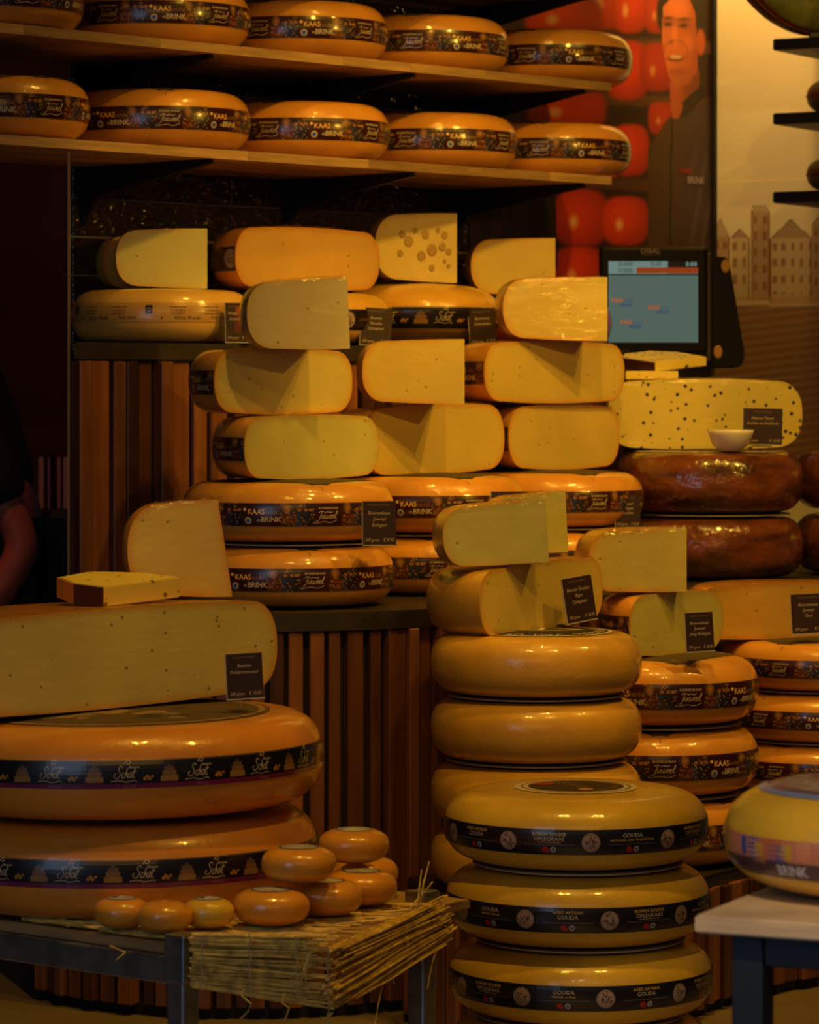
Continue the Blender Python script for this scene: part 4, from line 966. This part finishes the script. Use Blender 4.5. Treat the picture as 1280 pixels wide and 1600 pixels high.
for i in range(190):       # top sheet, over the board's right part and along its front edge
    v = rs.random(); b0 = 0.02+0.5*v
    a = tp(rs.uniform(-0.02, 0.30), b0*0.5, zt+rs.uniform(0, 0.004)); 
    e0 = Vector((MB.x, MB.y, zt)); e1 = Vector((MR.x, MR.y, zt)); b = e0+(e1-e0)*min(1, v*1.05)
    k = rs.uniform(0.45, 1.0); k0 = rs.uniform(0, 0.35); b.z = zt+rs.uniform(0, 0.005)
    straw(a+(b-a)*k0, a+(b-a)*k, rs.uniform(0.0013, 0.0024))
for i in range(80):
    a0 = rs.uniform(0.0, 0.28); bb = rs.uniform(0.005, 0.06); ln = rs.uniform(0.05, 0.16); s_ = rs.uniform(-0.012, 0.012)
    straw(tp(min(0.30, a0+ln), bb+s_+0.0, zt+rs.uniform(0, 0.005)), tp(a0, bb-s_*0.5, zt+rs.uniform(0, 0.005)), rs.uniform(0.0013, 0.0024))
st = bm_obj('straws', bm, M['straw'], mt); tag(st, kind='stuff')
for (px0, py0, y0, px1, py1, y1) in ((318, 1460, 4.485, 316, 1545, 4.485), (390, 1458, 4.465, 392, 1552, 4.465), (462, 1460, 4.445, 466, 1560, 4.445), (512, 1476, 4.425, 514, 1600, 4.425), (562, 1462, 4.55, 566, 1558, 4.54), (612, 1440, 4.66, 616, 1536, 4.65), (655, 1422, 4.76, 660, 1504, 4.75)):
    a, b = P(px0, py0, y0), P(px1, py1, y1); n = 9
    bm_obj('binding_thread', tube_bm([a+(b-a)*i/n+Vector((0.002*math.sin(i*2.1), -0.012, 0))-O for i in range(n+1)], 0.0010, 5), M['thread'], mt)
for pl_ in ([(382, 1545), (378, 1556), (392, 1568), (388, 1580), (376, 1592)], [(445, 1552), (440, 1566), (452, 1575), (446, 1592), (438, 1606)], [(520, 1582), (505, 1596), (498, 1612)], [(600, 1530), (592, 1565), (586, 1600)], [(684, 1478), (674, 1510), (668, 1545)], [(172, 1478, 4.53), (196, 1488, 4.5), (182, 1500, 4.49)], [(515, 1575), (560, 1542), (600, 1530)], [(655, 1418), (662, 1380), (671, 1346)], [(652, 1420), (655, 1390), (659, 1358)], [(640, 1420), (662, 1395), (676, 1378)], [(478, 1506), (474, 1520), (472, 1532)], [(484, 1490), (478, 1508), (478, 1534)], [(640, 1430), (680, 1440), (706, 1452)]):
    ps = [P(q[0], q[1], q[2] if len(q) > 2 else 4.43+max(0, (q[0]-515)/180*0.40)) for q in pl_]
    bm_obj('loose_straw', tube_bm([p-O for p in ps], 0.0016, 5, None, 0.0008), M['straw'], mt)

# big wheels on the table and what stands on them
BX, BY = -0.412, 4.925
DB, HB = 0.58, 0.134
zb = ZT+0.004
wheel('large deep orange wheel behind the small cheeses, lower of the big pair', BX-0.008, BY, zb, DB, HB, 'deep', 'b', None, phase(255, 190, 4.93, DB, 0.2, 18), 'big wheels on the steel table')
zb += HB
wheel('large deep orange wheel under the huge half, upper of the big pair', BX, BY, zb, DB, HB, 'deep', 'b', 'old', phase(220, 190, 4.93, DB, 0.2, 18), 'big wheels on the steel table', tilt=(0, -0.012))
zb += HB
half_at('huge wrapped half on the big orange wheel with a black price card', -84, 435, 4.69, 44.5, zb+0.004, 0.142, wax_='orange', paste='paste', name='half_cheese', lean=-0.02)
zn = zb+0.145
wedge_at('tall upright wrapped wedge standing on the huge half', 199, 352, 5.11, 24, zn, 0.146, 62, wax_='orange', paste='paste2', ne=0.42, tip_tilt=0.14)

def slab(label, pts, y_of, z, th, paste, rind_edges, dark_edges, name='cheese_slab', tilt=0.0):
    """flat slice: plan outline given as points, one side covered by rind"""
    c = sum((Vector(p) for p in pts), Vector((0, 0)))/len(pts)
    e = empty(name, (c.x, c.y, z+0.1*math.sin(tilt)), 0, label, 'cut cheese'); e.rotation_euler = (tilt, 0, 0)
    bm = prism_bm([(p[0]-c.x, p[1]-c.y) for p in pts], 0, th, 0.0015)
    el = bm.verts.layers.float.new('edge'); bm_obj('paste', bm, M[paste], e)
    for nm, edges, m, th_ in (('rind', rind_edges, M['deep'], 0.003), ('dark_label', dark_edges, M['card_red'], 0.004)):
        for i in edges:
            a, b = Vector(pts[i])-c, Vector(pts[(i+1) % len(pts)])-c; d = (b-a).normalized(); n = Vector((d.y, -d.x))
            if n.dot((a+b)/2) < 0: n = -n
            q = [tuple(a), tuple(b), tuple(b+n*th_), tuple(a+n*th_)]
            bm_obj(nm, prism_bm(q, 0.0005, th-0.001), m, e)
    return e
M['card_red'] = mat('dark_red_label', (0.07, 0.018, 0.012), 0.4)
def XY(px, y): return (X(px, y), y)
slab('flat cumin slice lying on the huge half beside the upright wedge', [XY(162, 4.93), XY(281, 5.03), XY(235, 5.07), XY(190, 5.085), XY(140, 5.09), XY(92, 5.03), XY(118, 4.965)], None, zn-0.001, 0.030, 'herb2', [4, 5], [6], tilt=0.085)

# small wheels
BABY = [(190, 4.60, 0, .0745, .043, 'small cheese at left end of the front row, label showing'), (257, 4.565, 0, .074, .043, 'small cheese standing nearest to the steel corner post'), (326, 4.598, 0, .069, .043, 'small yellow cheese third from left in front of the big wheel'),
 (424, 4.63, 0, .104, .050, 'medium small cheese carrying the left upper cheese'), (467, 4.67, 1, .102, .050, 'upper left cheese of the little pile on the straw'), (553, 4.86, 1, .100, .050, 'topmost right cheese of the little pile, bluish label'),
 (509, 4.715, 0, .100, .050, 'small cheese under the gap of the pile, shaded label'), (565, 4.81, 0, .100, .050, 'small cheese right of the pile, white label visible'), (568, 4.95, 0, .100, .050, 'small cheese peeping out behind the right of the pile')]
def lab_baby(D, h, ne):
    p = Print(); r = D/2*0.56
    for k in range(3): p.ring(0, 0, r*k/3, r*(k+1)/3, sl(190, 190, 200), 1, 24)
    p.poly([(-r*.7, -r*.2), (0, -r*.5), (r*.7, -r*.1), (r*.2, r*.4)], sl(120, 90, 40), 2); p.poly([(-r*.5, r*.2), (r*.3, r*.1), (r*.2, r*.6), (-r*.3, r*.7)], sl(70, 90, 150), 3); p.ring(0, 0, r*0.86, r*0.95, sl(70, 66, 80), 2)
    return p.mesh('top_label', lambda u, v, l: (u, v, ztop(D, h, math.hypot(u, v), ne)+0.0004+l*0.0001), M['print'])
for i, (px, y, lv, D, h, l) in enumerate(BABY):
    e = empty('small_cheese', (X(px, y), y, ZT+0.010+lv*0.0515), random.uniform(0, 6), l, 'small cheese', 'small cheeses on the straw mat')
    k = ('baby', D, h)
    if k not in _cache:
        bm = lathe_bm(prof(D, h, 0.72), 48); me = bpy.data.meshes.new('rind'); bmesh.ops.recalc_face_normals(bm, faces=bm.faces[:]); bm.to_mesh(me); bm.free(); me.materials.append(M['baby'] if i not in (2,) else M['yellow'])
        me.polygons.foreach_set('use_smooth', [True]*len(me.polygons)); _cache[k] = (me, lab_baby(D, h, 0.72))
    obj('rind', _cache[k][0], e)
    if i != 1: obj('top_label', _cache[k][1], e)

# ------------------------------------------------------------------ cut cheeses on the stacks
# left stack
half_at('wrapped half with maroon band on the upper left counter wheel', 382, 592, 6.13, 50, zA-0.001, 0.118, wax_='orange', paste='paste3', band='a')
zA2 = zA+0.116
half_at('wrapped half directly below the pale crinkled wedge', 335, 551, 6.13, 46, zA2, 0.121, wax_='orange', paste='paste', band='a')
zA3 = zA2+0.121
wedge_at('pale crinkled wrapped wedge topping the left stack', 388, 547, 6.11, 24, zA3-0.002, 0.128, 78, wax_='cream_wax', paste='paste5', lean=-0.04, ne=0.42)
# middle stack
half_at('golden half on the middle counter wheel, right of the crinkled half', 574, 790, 6.55, 47, zB-0.003, 0.138, wax_='orange', paste='paste2', lean=-0.03)
zB2 = zB+0.138
wedge_at('golden wedge with straight right edge topping the middle stack', 566, 726, 6.52, 20, zB2-0.004, 0.124, 80, wax_='amber', paste='paste2', wrapped=False)
# right stack
half_at('yellow half on the right counter wheel, lowest of three', 795, 968, 6.85, 48, zC, 0.133, wax_='orange', paste='paste2', band='a', wrapped=True)
zC2 = zC+0.134
half_at('wide wrapped half in the middle of the right stack', 757, 976, 6.79, 46, zC2, 0.126, wax_='orange', paste='paste2', band='a')
zC3 = zC2+0.127
wedge_at('large yellow wedge with shiny film topping the right stack', 786, 949, 6.84, 20, zC3-0.002, 0.128, 82, wax_='amber', paste='paste2', ne=0.42)
# on the wall counter
zU1 = ZU+0.112
wedge_at('greenish yellow wedge at the left end above the pale wheel', 181, 324, 6.72, 16, zU1-0.002, 0.118, 70, wax_='cream_wax', paste='paste3', wrapped=False, ne=0.42)
wedge_at('dull orange wedge tucked behind the greenish yellow wedge', 162, 300, 6.86, 30, zU1-0.002, 0.112, 40, wax_='amber', paste='paste4', wrapped=False, ne=0.42)
half_at('orange brown wrapped half with black medal band on the tall counter', 368, 593, 6.80, 44, zU1-0.001, 0.127, wax_='deep', paste='paste4', band='f')
H_ = [(-.075, .10, .009), (-.06, .068, .012), (-.085, .055, .010), (-.045, .11, .006), (-.115, .085, .011), (-.06, .03, .007), (-.03, .045, .0045), (-.135, .06, .007), (-.03, .10, .008), (-.02, .065, .007), (-.1, .108, .006), (-.035, .075, .009), (-.13, .10, .008), (-.02, .035, .005)]
wedge_at('pale holed wedge with large round eyes above the yellow wheel', 586, 714, 7.18, 28, ZU+0.137, 0.146, 75, wax_='cream_wax', paste='swiss', holes=H_, wrapped=True, ne=0.42, tip_tilt=0.0)
wedge_at('plain wedge in half shadow left of the weighing screen', 736, 868, 7.42, 20, ZU+0.1145, 0.126, 75, wax_='cream_wax', paste='paste2', wrapped=False, ne=0.42)
# on the plain amber stack
half_at('amber half leaning under the price card on the plain stack', 752, 944, 5.82, 56, zM-0.004, 0.120, wax_='amber', paste='paste2', tiltx=0.01, lean=-0.045)
zM2 = zM+0.114
wedge_at('wrapped pale wedge topping the plain amber stack', 695, 858, 5.84, 24, zM2+0.004, 0.108, 78, wax_='amber', paste='paste3', lean=-0.06, ne=0.42)
wedge_at('small wrapped wedge tucked behind the topmost pale wedge', 770, 888, 6.04, 28, zM2+0.012, 0.108, 60, wax_='amber', paste='paste3', ne=0.42, lean=-0.05)
# right-hand plinth stack
half_at('orange rind half with pale face carrying a bright wedge', 984, 1130, 6.16, 50, zS1-0.002, 0.116, wax_='orange', paste='paste3', band='a')
wedge_at('bright yellow wedge in front of the smoked wheels', 920, 1073, 6.16, 26, zS1+0.114, 0.116, 80, wax_='amber', paste='paste', wrapped=True, ne=0.42)
half_at('orange wrapped half with sparkling film at the right edge', 1092, 1385, 6.50, 26, zS2-0.002, 0.108, wax_='orange', paste='paste4')
# herb cheese and slice
half_at('large herb speckled half on the smoked wheel', 950, 1254, 7.17, 10, zs-0.002, 0.149, wax_='amber', paste='herb', lean=0.0)
zh = zs+0.147
slab('flat herb slice lying on top of the herb speckled half', [XY(1024, 7.24), XY(1104, 7.33), XY(1060, 7.41), XY(1015, 7.43), XY(975, 7.38), XY(972, 7.32)], None, zh+0.016, 0.020, 'herb', [], [5], 'cheese_slice', 0.14)
slab('thin pale offcut under the flat herb slice', [XY(978, 7.215), XY(1060, 7.235), XY(1056, 7.34), XY(985, 7.32)], None, zh-0.002, 0.018, 'herb', [], [], 'cheese_offcut')

# ------------------------------------------------------------------ bowl
by = 7.06
bm = lathe_bm([(0, 0.004), (0.020, 0.003), (0.036, 0.016), (0.0445, 0.036), (0.0465, 0.0425), (0.0475, 0.0425), (0.046, 0.035), (0.037, 0.012), (0.022, 0.0), (0, 0.0)], 48)
o = bm_obj('tasting_bowl', bm, M['ceramic'], None, True, (X(1142, by), by, zs-0.001)); tag(o, 'small white bowl in front of the herb speckled half', 'bowl')

# ------------------------------------------------------------------ price cards
def card(label, px0, py0, px1, py1, y, lines, yaw=0.0, tilt=0.06, price=('500 gram', '€ 8,95'), roll=0.0, tongue=0.05, head=True, red=False):
    w_ = (px1-px0)/F*y/math.cos(yaw); h = (py1-py0)/F*y; x = X((px0+px1)/2, y); z = Z(py1, y)
    e = empty('price_card', (x, y, z), yaw, label, 'price card', 'black price cards'); e.rotation_euler = (-tilt, roll, yaw)
    bm_obj('card_sheet', box_bm(w_, 0.0016, h, (0, 0, h/2), 0.0), M['card'], e)
    fr = bm_obj('holder', join_bm(box_bm(w_+0.003, 0.0024, 0.002, (0, 0, 0.001)), join_bm(box_bm(0.0012, 0.003, h, (-w_/2-0.0006, 0, h/2)), box_bm(w_*0.5, tongue, 0.0012, (0, tongue/2, 0.0006)))), M['holder'], e)
    p = Print(); c = sl(196, 176, 150); n = len(lines); k = w_
    if red: p.rect(-w_*0.15, h*0.25, w_*0.3, h*0.9, sl(96, 22, 14), 0); p.disc(0.05*w_, h*0.8, w_*0.17, sl(150, 60, 30), 1)
    if head: p.text('Kaashandel de Brink', 0, h*0.90, h*0.035, sl(150, 125, 95), 1, wx=min(1.2, w_*0.72/p.width('Kaashandel de Brink', h*0.035)))
    for i, t in enumerate(lines): p.text(t, 0, h*(0.70-0.135*i), h*0.078, c, 1, sh=0.22, wx=min(0.95, w_*0.8/p.width(t, h*0.078)))
    p.text(price[0], -w_*0.42, h*0.10, h*0.07, c, 1, 'L', sh=0.22, wx=0.85*min(1, w_*0.48/p.width(price[0], h*0.07)))
    p.text(price[1], w_*0.44, h*0.10, h*0.075, c, 1, 'R', sh=0.1, wx=0.85*min(1, w_*0.40/p.width(price[1], h*0.075)))
    obj('card_lettering', p.mesh('card_lettering', lambda u, v, l: (u, -0.0009-l*0.00025, v), M['matte_print']), e)
    return e
card('black price card with red print beside the pale paper-banded wheel', 353, 473, 395, 536, 6.634, ['Wilde Weide', 'boerenkaas'], 0.35, red=True, price=('500 gram', '€ 9,50'))
card('black price card right of the crinkled pale wedge', 562, 481, 611, 541, 6.905, ['Boeren', 'Goudse', 'Oplegkaas'], 0.3, roll=0.05)
card('black price card in front of the dark red wheel', 735, 482, 778, 541, 7.137, ['Boerderij', 'Geitenkaas'], 0.3, roll=-0.06, price=('500 gram', '€ 10,50'))
card('black price card right of the upper left banded counter wheel', 567, 783, 619, 853, 6.10, ['Boerenkaas', 'Juweel', 'Belegen'], 0.1, price=('500 gram', '€ 8,95'))
card('black price card half hidden above the topmost pale wedge', 768, 768, 825, 838, 6.42, ['Boerenkaas', 'Juweel', 'Extra'], 0.1)
card('black price card beside the smoked wheels at counter edge', 962, 773, 1001, 826, 6.85, ['Juweel', 'Belegen', 'Kruiden'], 0.1)
card('black price card propped on the amber half', 886, 901, 934, 972, 6.0, ['Boeren Goudse', 'Rijpe', 'Oplegkaas'], 0.7, roll=-0.10, tilt=0.1, price=('500 gram', '€ 10,95'))
card('black price card at the right end of the huge half', 356, 1021, 412, 1093, 4.86, ['Boeren', 'Poldermeester'], 0.25, roll=-0.04, tilt=0.05, price=('500 gram', '€ 10,50'))
card('black price card against the pale faced half on the right stack', 1073, 957, 1117, 1019, 6.12, ['Boerenkaas', 'Juweel', 'Jong Belegen'], 0.2, roll=-0.04)
card('black price card cut off by the right photo edge', 1238, 928, 1292, 991, 6.48, ['Boerenkaas', 'Juweel', 'Oud'], 0.1, roll=-0.04, price=('500 gram', '€ 9,95'))
card('black price card behind the white bowl', 1161, 638, 1222, 696, 7.125, ['Stiense Toner', 'kruiden en knoflook'], -0.05, roll=0.02, price=('500 gram', '€ 10,95'))

# ------------------------------------------------------------------ weighing terminal
sy = 7.62
sc = empty('weighing_terminal', (X(1022, sy), sy, zc), 0, 'black weighing terminal with a lit blue-grey screen', 'scale')
def srel(px, py, y=sy): return P(px, py, y)-Vector((X(1022, sy), sy, zc))
def sbox(nm, x0, y0, x1, y1, d0, d1, m, bev=0.004):
    a, b = srel(x0, y1, sy), srel(x1, y0, sy); return bm_obj(nm, box_bm(b.x-a.x, d1-d0, b.z-a.z, ((a.x+b.x)/2, (d0+d1)/2, (a.z+b.z)/2), bev), m, sc)
sbox('monitor_bezel', 937, 385, 1107, 553, 0.0, 0.04, M['plastic'], 0.008)
p = Print()
def su(px, py): q = srel(px, py); return (q.x, q.z)
def srect(x0, y0, x1, y1, c, l): a, b = su(x0, y1), su(x1, y0); p.rect(a[0], a[1], b[0], b[1], c, l, 0.05)
def stext(t, px, py, hpx, c, l=3, al='L', bold=0.0, wx=1.0): u, v = su(px, py); p.text(t, u, v, hpx/F*sy, c, l, al, bold=bold, wx=wx)
srect(951, 408, 1091, 535, sl(84, 106, 98), 0); srect(951, 408, 1043, 428, sl(112, 138, 130), 1); srect(1044, 408, 1091, 418, sl(10, 8, 10), 1); srect(995, 418, 1091, 427, sl(150, 58, 18), 2); srect(951, 428, 1091, 430, sl(10, 10, 12), 2)
stext('0.000', 967, 416, 7, sl(10, 16, 16)); stext('0.000', 967, 426, 7, sl(10, 16, 16)); stext('0.00', 1017, 416, 7, sl(10, 16, 16)); stext('0.00', 1072, 416, 7, sl(150, 180, 170))
for a, b in ((956, 472), (1013, 483), (970, 506)):
    stext('KAAS', a, b, 6, sl(190, 90, 20), bold=0.03, wx=0.85); stext('handel', a+18, b, 5.5, sl(60, 80, 110), wx=0.8); stext('BRINK', a+14, b+7, 5.5, sl(40, 70, 110), bold=0.02, wx=0.85); stext('/', a+38, b, 5, sl(180, 60, 20))
obj('screen', p.mesh('screen', lambda u, v, l: (u, -0.0008-l*0.0003, v), M['screen']), sc)
p = Print(); u, v = su(1017, 396); p.text('DIBAL', u, v, 8/F*sy, sl(120, 105, 100), 1, bold=0.02); p.rect(u-0.017, v-0.004, u+0.017, v-0.0028, sl(100, 80, 76), 1)
obj('maker_lettering', p.mesh('maker_lettering', lambda u, v, l: (u, -0.0006-l*0.0003, v), M['matte_print']), sc)
a = srel(1022, 553); bm_obj('stand_pole', box_bm(0.07, 0.05, a.z+0.05, (a.x, 0.07, (a.z+0.05)/2), 0.006), M['plastic'], sc)
bm_obj('stand_base', box_bm(0.30, 0.26, 0.05, (0.02, 0.12, 0.025), 0.01), M['plastic'], sc)
# printer housing at the right side of the screen
q = [(1112, 404), (1120, 400), (1136, 402), (1141, 412), (1165, 556), (1160, 572), (1150, 575), (1112, 575)]
bm = bmesh.new(); fa = [bm.verts.new(srel(*k_)+Vector((0, 0.005, 0))) for k_ in q]; fb_ = [bm.verts.new(srel(*k_)+Vector((0, 0.09, 0))) for k_ in q]
bm.faces.new(fa); bm.faces.new(fb_[::-1])
for i in range(8): bm.faces.new((fa[i], fa[(i+1) % 8], fb_[(i+1) % 8], fb_[i]))
bmesh.ops.bevel(bm, geom=bm.edges[:], offset=0.004, segments=2, affect='EDGES'); bm_obj('printer_housing', bm, M['plastic'], sc)
bm_obj('side_rail', box_bm(0.010, 0.03, 0.24, (srel(1108, 480).x, 0.02, srel(1108, 480).z), 0.003), mat('brown_side_rail', (0.05, 0.032, 0.02), 0.45), sc)
for px, py, r in ((1134, 416, 7), (1122, 550, 7)):
    bm = lathe_bm([(0, 0.004), (r/F*sy*0.8, 0.004), (r/F*sy, 0.002), (r/F*sy, 0), (0, 0)], 24); bmesh.ops.scale(bm, vec=(1, 1.5, 1), verts=bm.verts); bmesh.ops.rotate(bm, matrix=Matrix.Rotation(PI/2, 3, 'X'), verts=bm.verts)
    bm_obj('hinge_cap', bm, M['cap'], sc, False, srel(px, py)+Vector((0, 0.004, 0)))

# ------------------------------------------------------------------ shelves on the cream wall
s0 = 0.30
for i, (zt_, lab) in enumerate(((1.905, 'topmost short black shelf on the cream wall'), (1.735, 'middle short black shelf on the cream wall'), (1.555, 'lowest short black shelf on the cream wall'))):
    e = empty('black_wall_shelf', rw(s0, 0, zt_), 0, lab, 'shelf', 'black shelves on the cream wall'); off = rw(s0, 0, zt_)
    q = [rw(s0, 0.30, 0), rw(s0+1.2, 0.30, 0), rw(s0+1.2, 0.0, 0), rw(s0, 0.0, 0)]
    bm_obj('shelf_board', prism_bm([(k_.x-off.x, k_.y-off.y) for k_ in q], -0.026, 0, 0.002), M['black'], e)
    for t in (s0+0.09, s0+0.95):
        q = [rw(t, 0.012, 0), rw(t+0.025, 0.012, 0), rw(t+0.025, 0.0, 0), rw(t, 0.0, 0)]; bm_obj('bracket', prism_bm([(k_.x-off.x, k_.y-off.y) for k_ in q], -0.13, -0.026), M['black'], e)
def striped(label, s, d, z, D, h, tilt=None):
    q = rw(s, d, z); e = empty('striped_cheese', q, 0, label, 'cheese wheel', 'striped wheels on the black shelves')
    pr = prof(D, h, 0.7); bm = lathe_bm(pr, 64)
    for f in bm.faces:
        k_ = f.calc_center_median().z/h; f.material_index = 1 if (0.40 < k_ < 0.6) else (2 if k_ < 0.08 else 0)
    ob = bm_obj('rind', bm, [M['green'], M['brown_rind'], M['amber']], e, True)
    bm_obj('rim_cord', tube_bm([(D/2*1.002*math.cos(a*PI/24), D/2*1.002*math.sin(a*PI/24), h*0.5) for a in range(49)], 0.002, 6), M['brown_rind'], e)
    if tilt: e.rotation_euler = Vector(tilt).to_track_quat('Z', 'Y').to_euler()
    return e
striped('large green and brown striped wheel propped on edge, top right', s0-0.05, 0.16, 1.905+0.20, 0.43, 0.14, (0.55, -0.78, 0.30))
e = empty('plate_stand', rw(s0+0.10, 0.17, 1.905), 0, 'small dark cradle under the propped striped wheel', 'stand')
for k_ in (-1, 1): bm_obj('cradle_bar', box_bm(0.14, 0.018, 0.016, (0.0, 0.06*k_, 0.008), 0.003), M['black'], e)
striped('green striped wheel at right edge on the middle black shelf', s0+0.17, 0.15, 1.735, 0.28, 0.085)
striped('green striped wheel at right edge on the lowest black shelf', s0+0.17, 0.15, 1.555, 0.28, 0.085)

# ------------------------------------------------------------------ foreground table at the right with one wheel
fy = 3.9
ft = empty('navy_table', (X(1100, 3.62), 3.62, 0), 0, 'navy steel table with pale pine top in the right foreground', 'table')
FA = Vector((0.90, -0.44)).normalized(); FB = Vector((0.44, 0.90)).normalized(); FC = Vector((X(1086, 3.72), 3.72)); zf = Z(1430, 3.72)
def fp(a, b): q = FC+FA*a+FB*b; return (q.x-X(1100, 3.62), q.y-3.62)
FA = Vector((math.cos(math.radians(-25)), math.sin(math.radians(-25)))); FB = Vector((-FA.y, FA.x))
bm_obj('table_board', prism_bm([fp(0, 0), fp(0.8, 0), fp(0.8, 0.55), fp(0, 0.55)], zf-0.019, zf, 0.002), mat('pale_pine', (0.66, 0.52, 0.36), 0.5, noise=(6, 0.2, (2, 2, 14))), ft)
for (a, b) in ((0.05, 0.045), (0.75, 0.045), (0.05, 0.5), (0.75, 0.5)):
    q = fp(a, b); bm_obj('leg', box_bm(0.036, 0.036, zf-0.02, (0, 0, (zf-0.02)/2), 0.002, Matrix.Rotation(math.radians(-25), 3, 'Z')), M['navy'], ft, False, (q[0], q[1], 0))
for (a0, b0, a1, b1) in ((0.068, 0.045, 0.732, 0.045), (0.05, 0.063, 0.05, 0.482), (0.75, 0.063, 0.75, 0.482), (0.068, 0.5, 0.732, 0.5)):
    p0, p1 = Vector(fp(a0, b0)), Vector(fp(a1, b1)); d = p1-p0; m_ = (p0+p1)/2
    bm_obj('apron', box_bm(d.length, 0.03, 0.036, (0, 0, 0), 0.002, Matrix.Rotation(math.atan2(d.y, d.x), 3, 'Z')), M['navy'], ft, False, (m_.x, m_.y, zf-0.019-0.018))
wheel('blurred yellow wheel with pink and plum band on the foreground table', X(1392, fy), fy, zf+0.0, 0.374, 0.128, 'yellow', 'e', 'cap', phase(1214, 1392, fy, 0.374, 0.3, 4), ne=0.72)

# ------------------------------------------------------------------ person in the dim passage
def skin_figure(name, verts, edges, mat_, parent, sub=2):
    me = bpy.data.meshes.new(name); me.from_pydata([v[0] for v in verts], edges, []); me.update(); o = obj(name, me, parent); me.materials.append(mat_)
    md = o.modifiers.new('skin', 'SKIN'); sv = me.skin_vertices[0].data
    for i, v in enumerate(verts): sv[i].radius = v[1] if isinstance(v[1], tuple) else (v[1], v[1])
    sv[0].use_root = True
    if sub: s_ = o.modifiers.new('sub', 'SUBSURF'); s_.levels = sub; s_.render_levels = sub
    md.use_smooth_shade = True
    return o
py_ = 8.0; pe = empty('person', (X(-8, py_), py_, 0), 0, 'person in dark clothes with bare forearm leaning in the dim passage', 'person')
# x to the right, y away; the figure faces right, its near arm bent at the elbow
V = [((0, 0, .80), (.13, .11)), ((-.04, 0, .95), (.13, .11)), ((-.10, 0, 1.10), (.15, .12)), ((-.15, 0, 1.22), (.16, .11)), ((-.19, 0, 1.29), (.07, .07)), ((-.22, 0, 1.34), (.055, .055)), ((-.27, 0, 1.44), (.085, .10)), ((-.29, 0, 1.52), (.075, .085)),
     ((-.12, -.17, 1.20), .056), ((-.02, -.23, .98), .050), ((.10, -.24, .75), .042), ((.03, -.27, .63), .038), ((-.07, -.29, .52), .028), ((-.11, -.29, .48), .032), ((-.16, -.29, .45), .016),
     ((-.12, .17, 1.20), .056), ((-.08, .24, .96), .048), ((.0, .25, .76), .042), ((-.1, .24, .62), .034), ((-.17, .23, .54), .028), ((-.22, .23, .50), .020),
     ((.02, -.09, .74), .092), ((.02, -.10, .44), .060), ((0, -.10, .10), .042), ((-.12, -.10, .045), .04), ((.02, .09, .74), .092), ((.02, .10, .44), .060), ((0, .10, .10), .042), ((-.12, .10, .045), .04)]
Eg = [(0, 1), (1, 2), (2, 3), (3, 4), (4, 5), (5, 6), (6, 7), (3, 8), (8, 9), (9, 10), (10, 11), (11, 12), (12, 13), (13, 14), (3, 15), (15, 16), (16, 17), (17, 18), (18, 19), (19, 20), (0, 21), (21, 22), (22, 23), (23, 24), (0, 25), (25, 26), (26, 27), (27, 28)]
body = skin_figure('body', V, Eg, M['skin'], pe)
# clothes: the same skeleton, a little wider, ending above the elbow and at the ankle
VS = [((0, 0, .78), (.155, .135)), ((-.04, 0, .95), (.155, .13)), ((-.10, 0, 1.10), (.17, .14)), ((-.15, 0, 1.22), (.18, .13)), ((-.185, 0, 1.28), (.09, .09)), ((-.12, -.17, 1.20), .076), ((-.02, -.23, .98), .074), ((.06, -.238, .83), .068), ((-.12, .17, 1.20), .076), ((-.08, .24, .96), .07), ((-.02, .248, .82), .066)]
skin_figure('shirt', VS, [(0, 1), (1, 2), (2, 3), (3, 4), (3, 5), (5, 6), (6, 7), (3, 8), (8, 9), (9, 10)], M['cloth'], pe)
VT = [((0.01, 0, .82), (.15, .125)), ((.02, -.09, .73), .102), ((.02, -.10, .44), .078), ((0, -.10, .10), .065), ((.02, .09, .73), .102), ((.02, .10, .44), .078), ((0, .10, .10), .065)]
skin_figure('trousers', VT, [(0, 1), (1, 2), (2, 3), (0, 4), (4, 5), (5, 6)], M['denim'], pe)
bm = bmesh.new(); bmesh.ops.create_uvsphere(bm, u_segments=24, v_segments=14, radius=0.1)
for v in bm.verts: v.co = Vector((v.co.x*0.95, v.co.y*0.85, v.co.z*0.8))
bmesh.ops.delete(bm, geom=[v for v in bm.verts if v.co.z < -0.03 or (v.co.x < -0.06 and v.co.z < 0.03)], context='VERTS'); bm_obj('hair', bm, M['hair'], pe, True, (-.285, 0, 1.50))
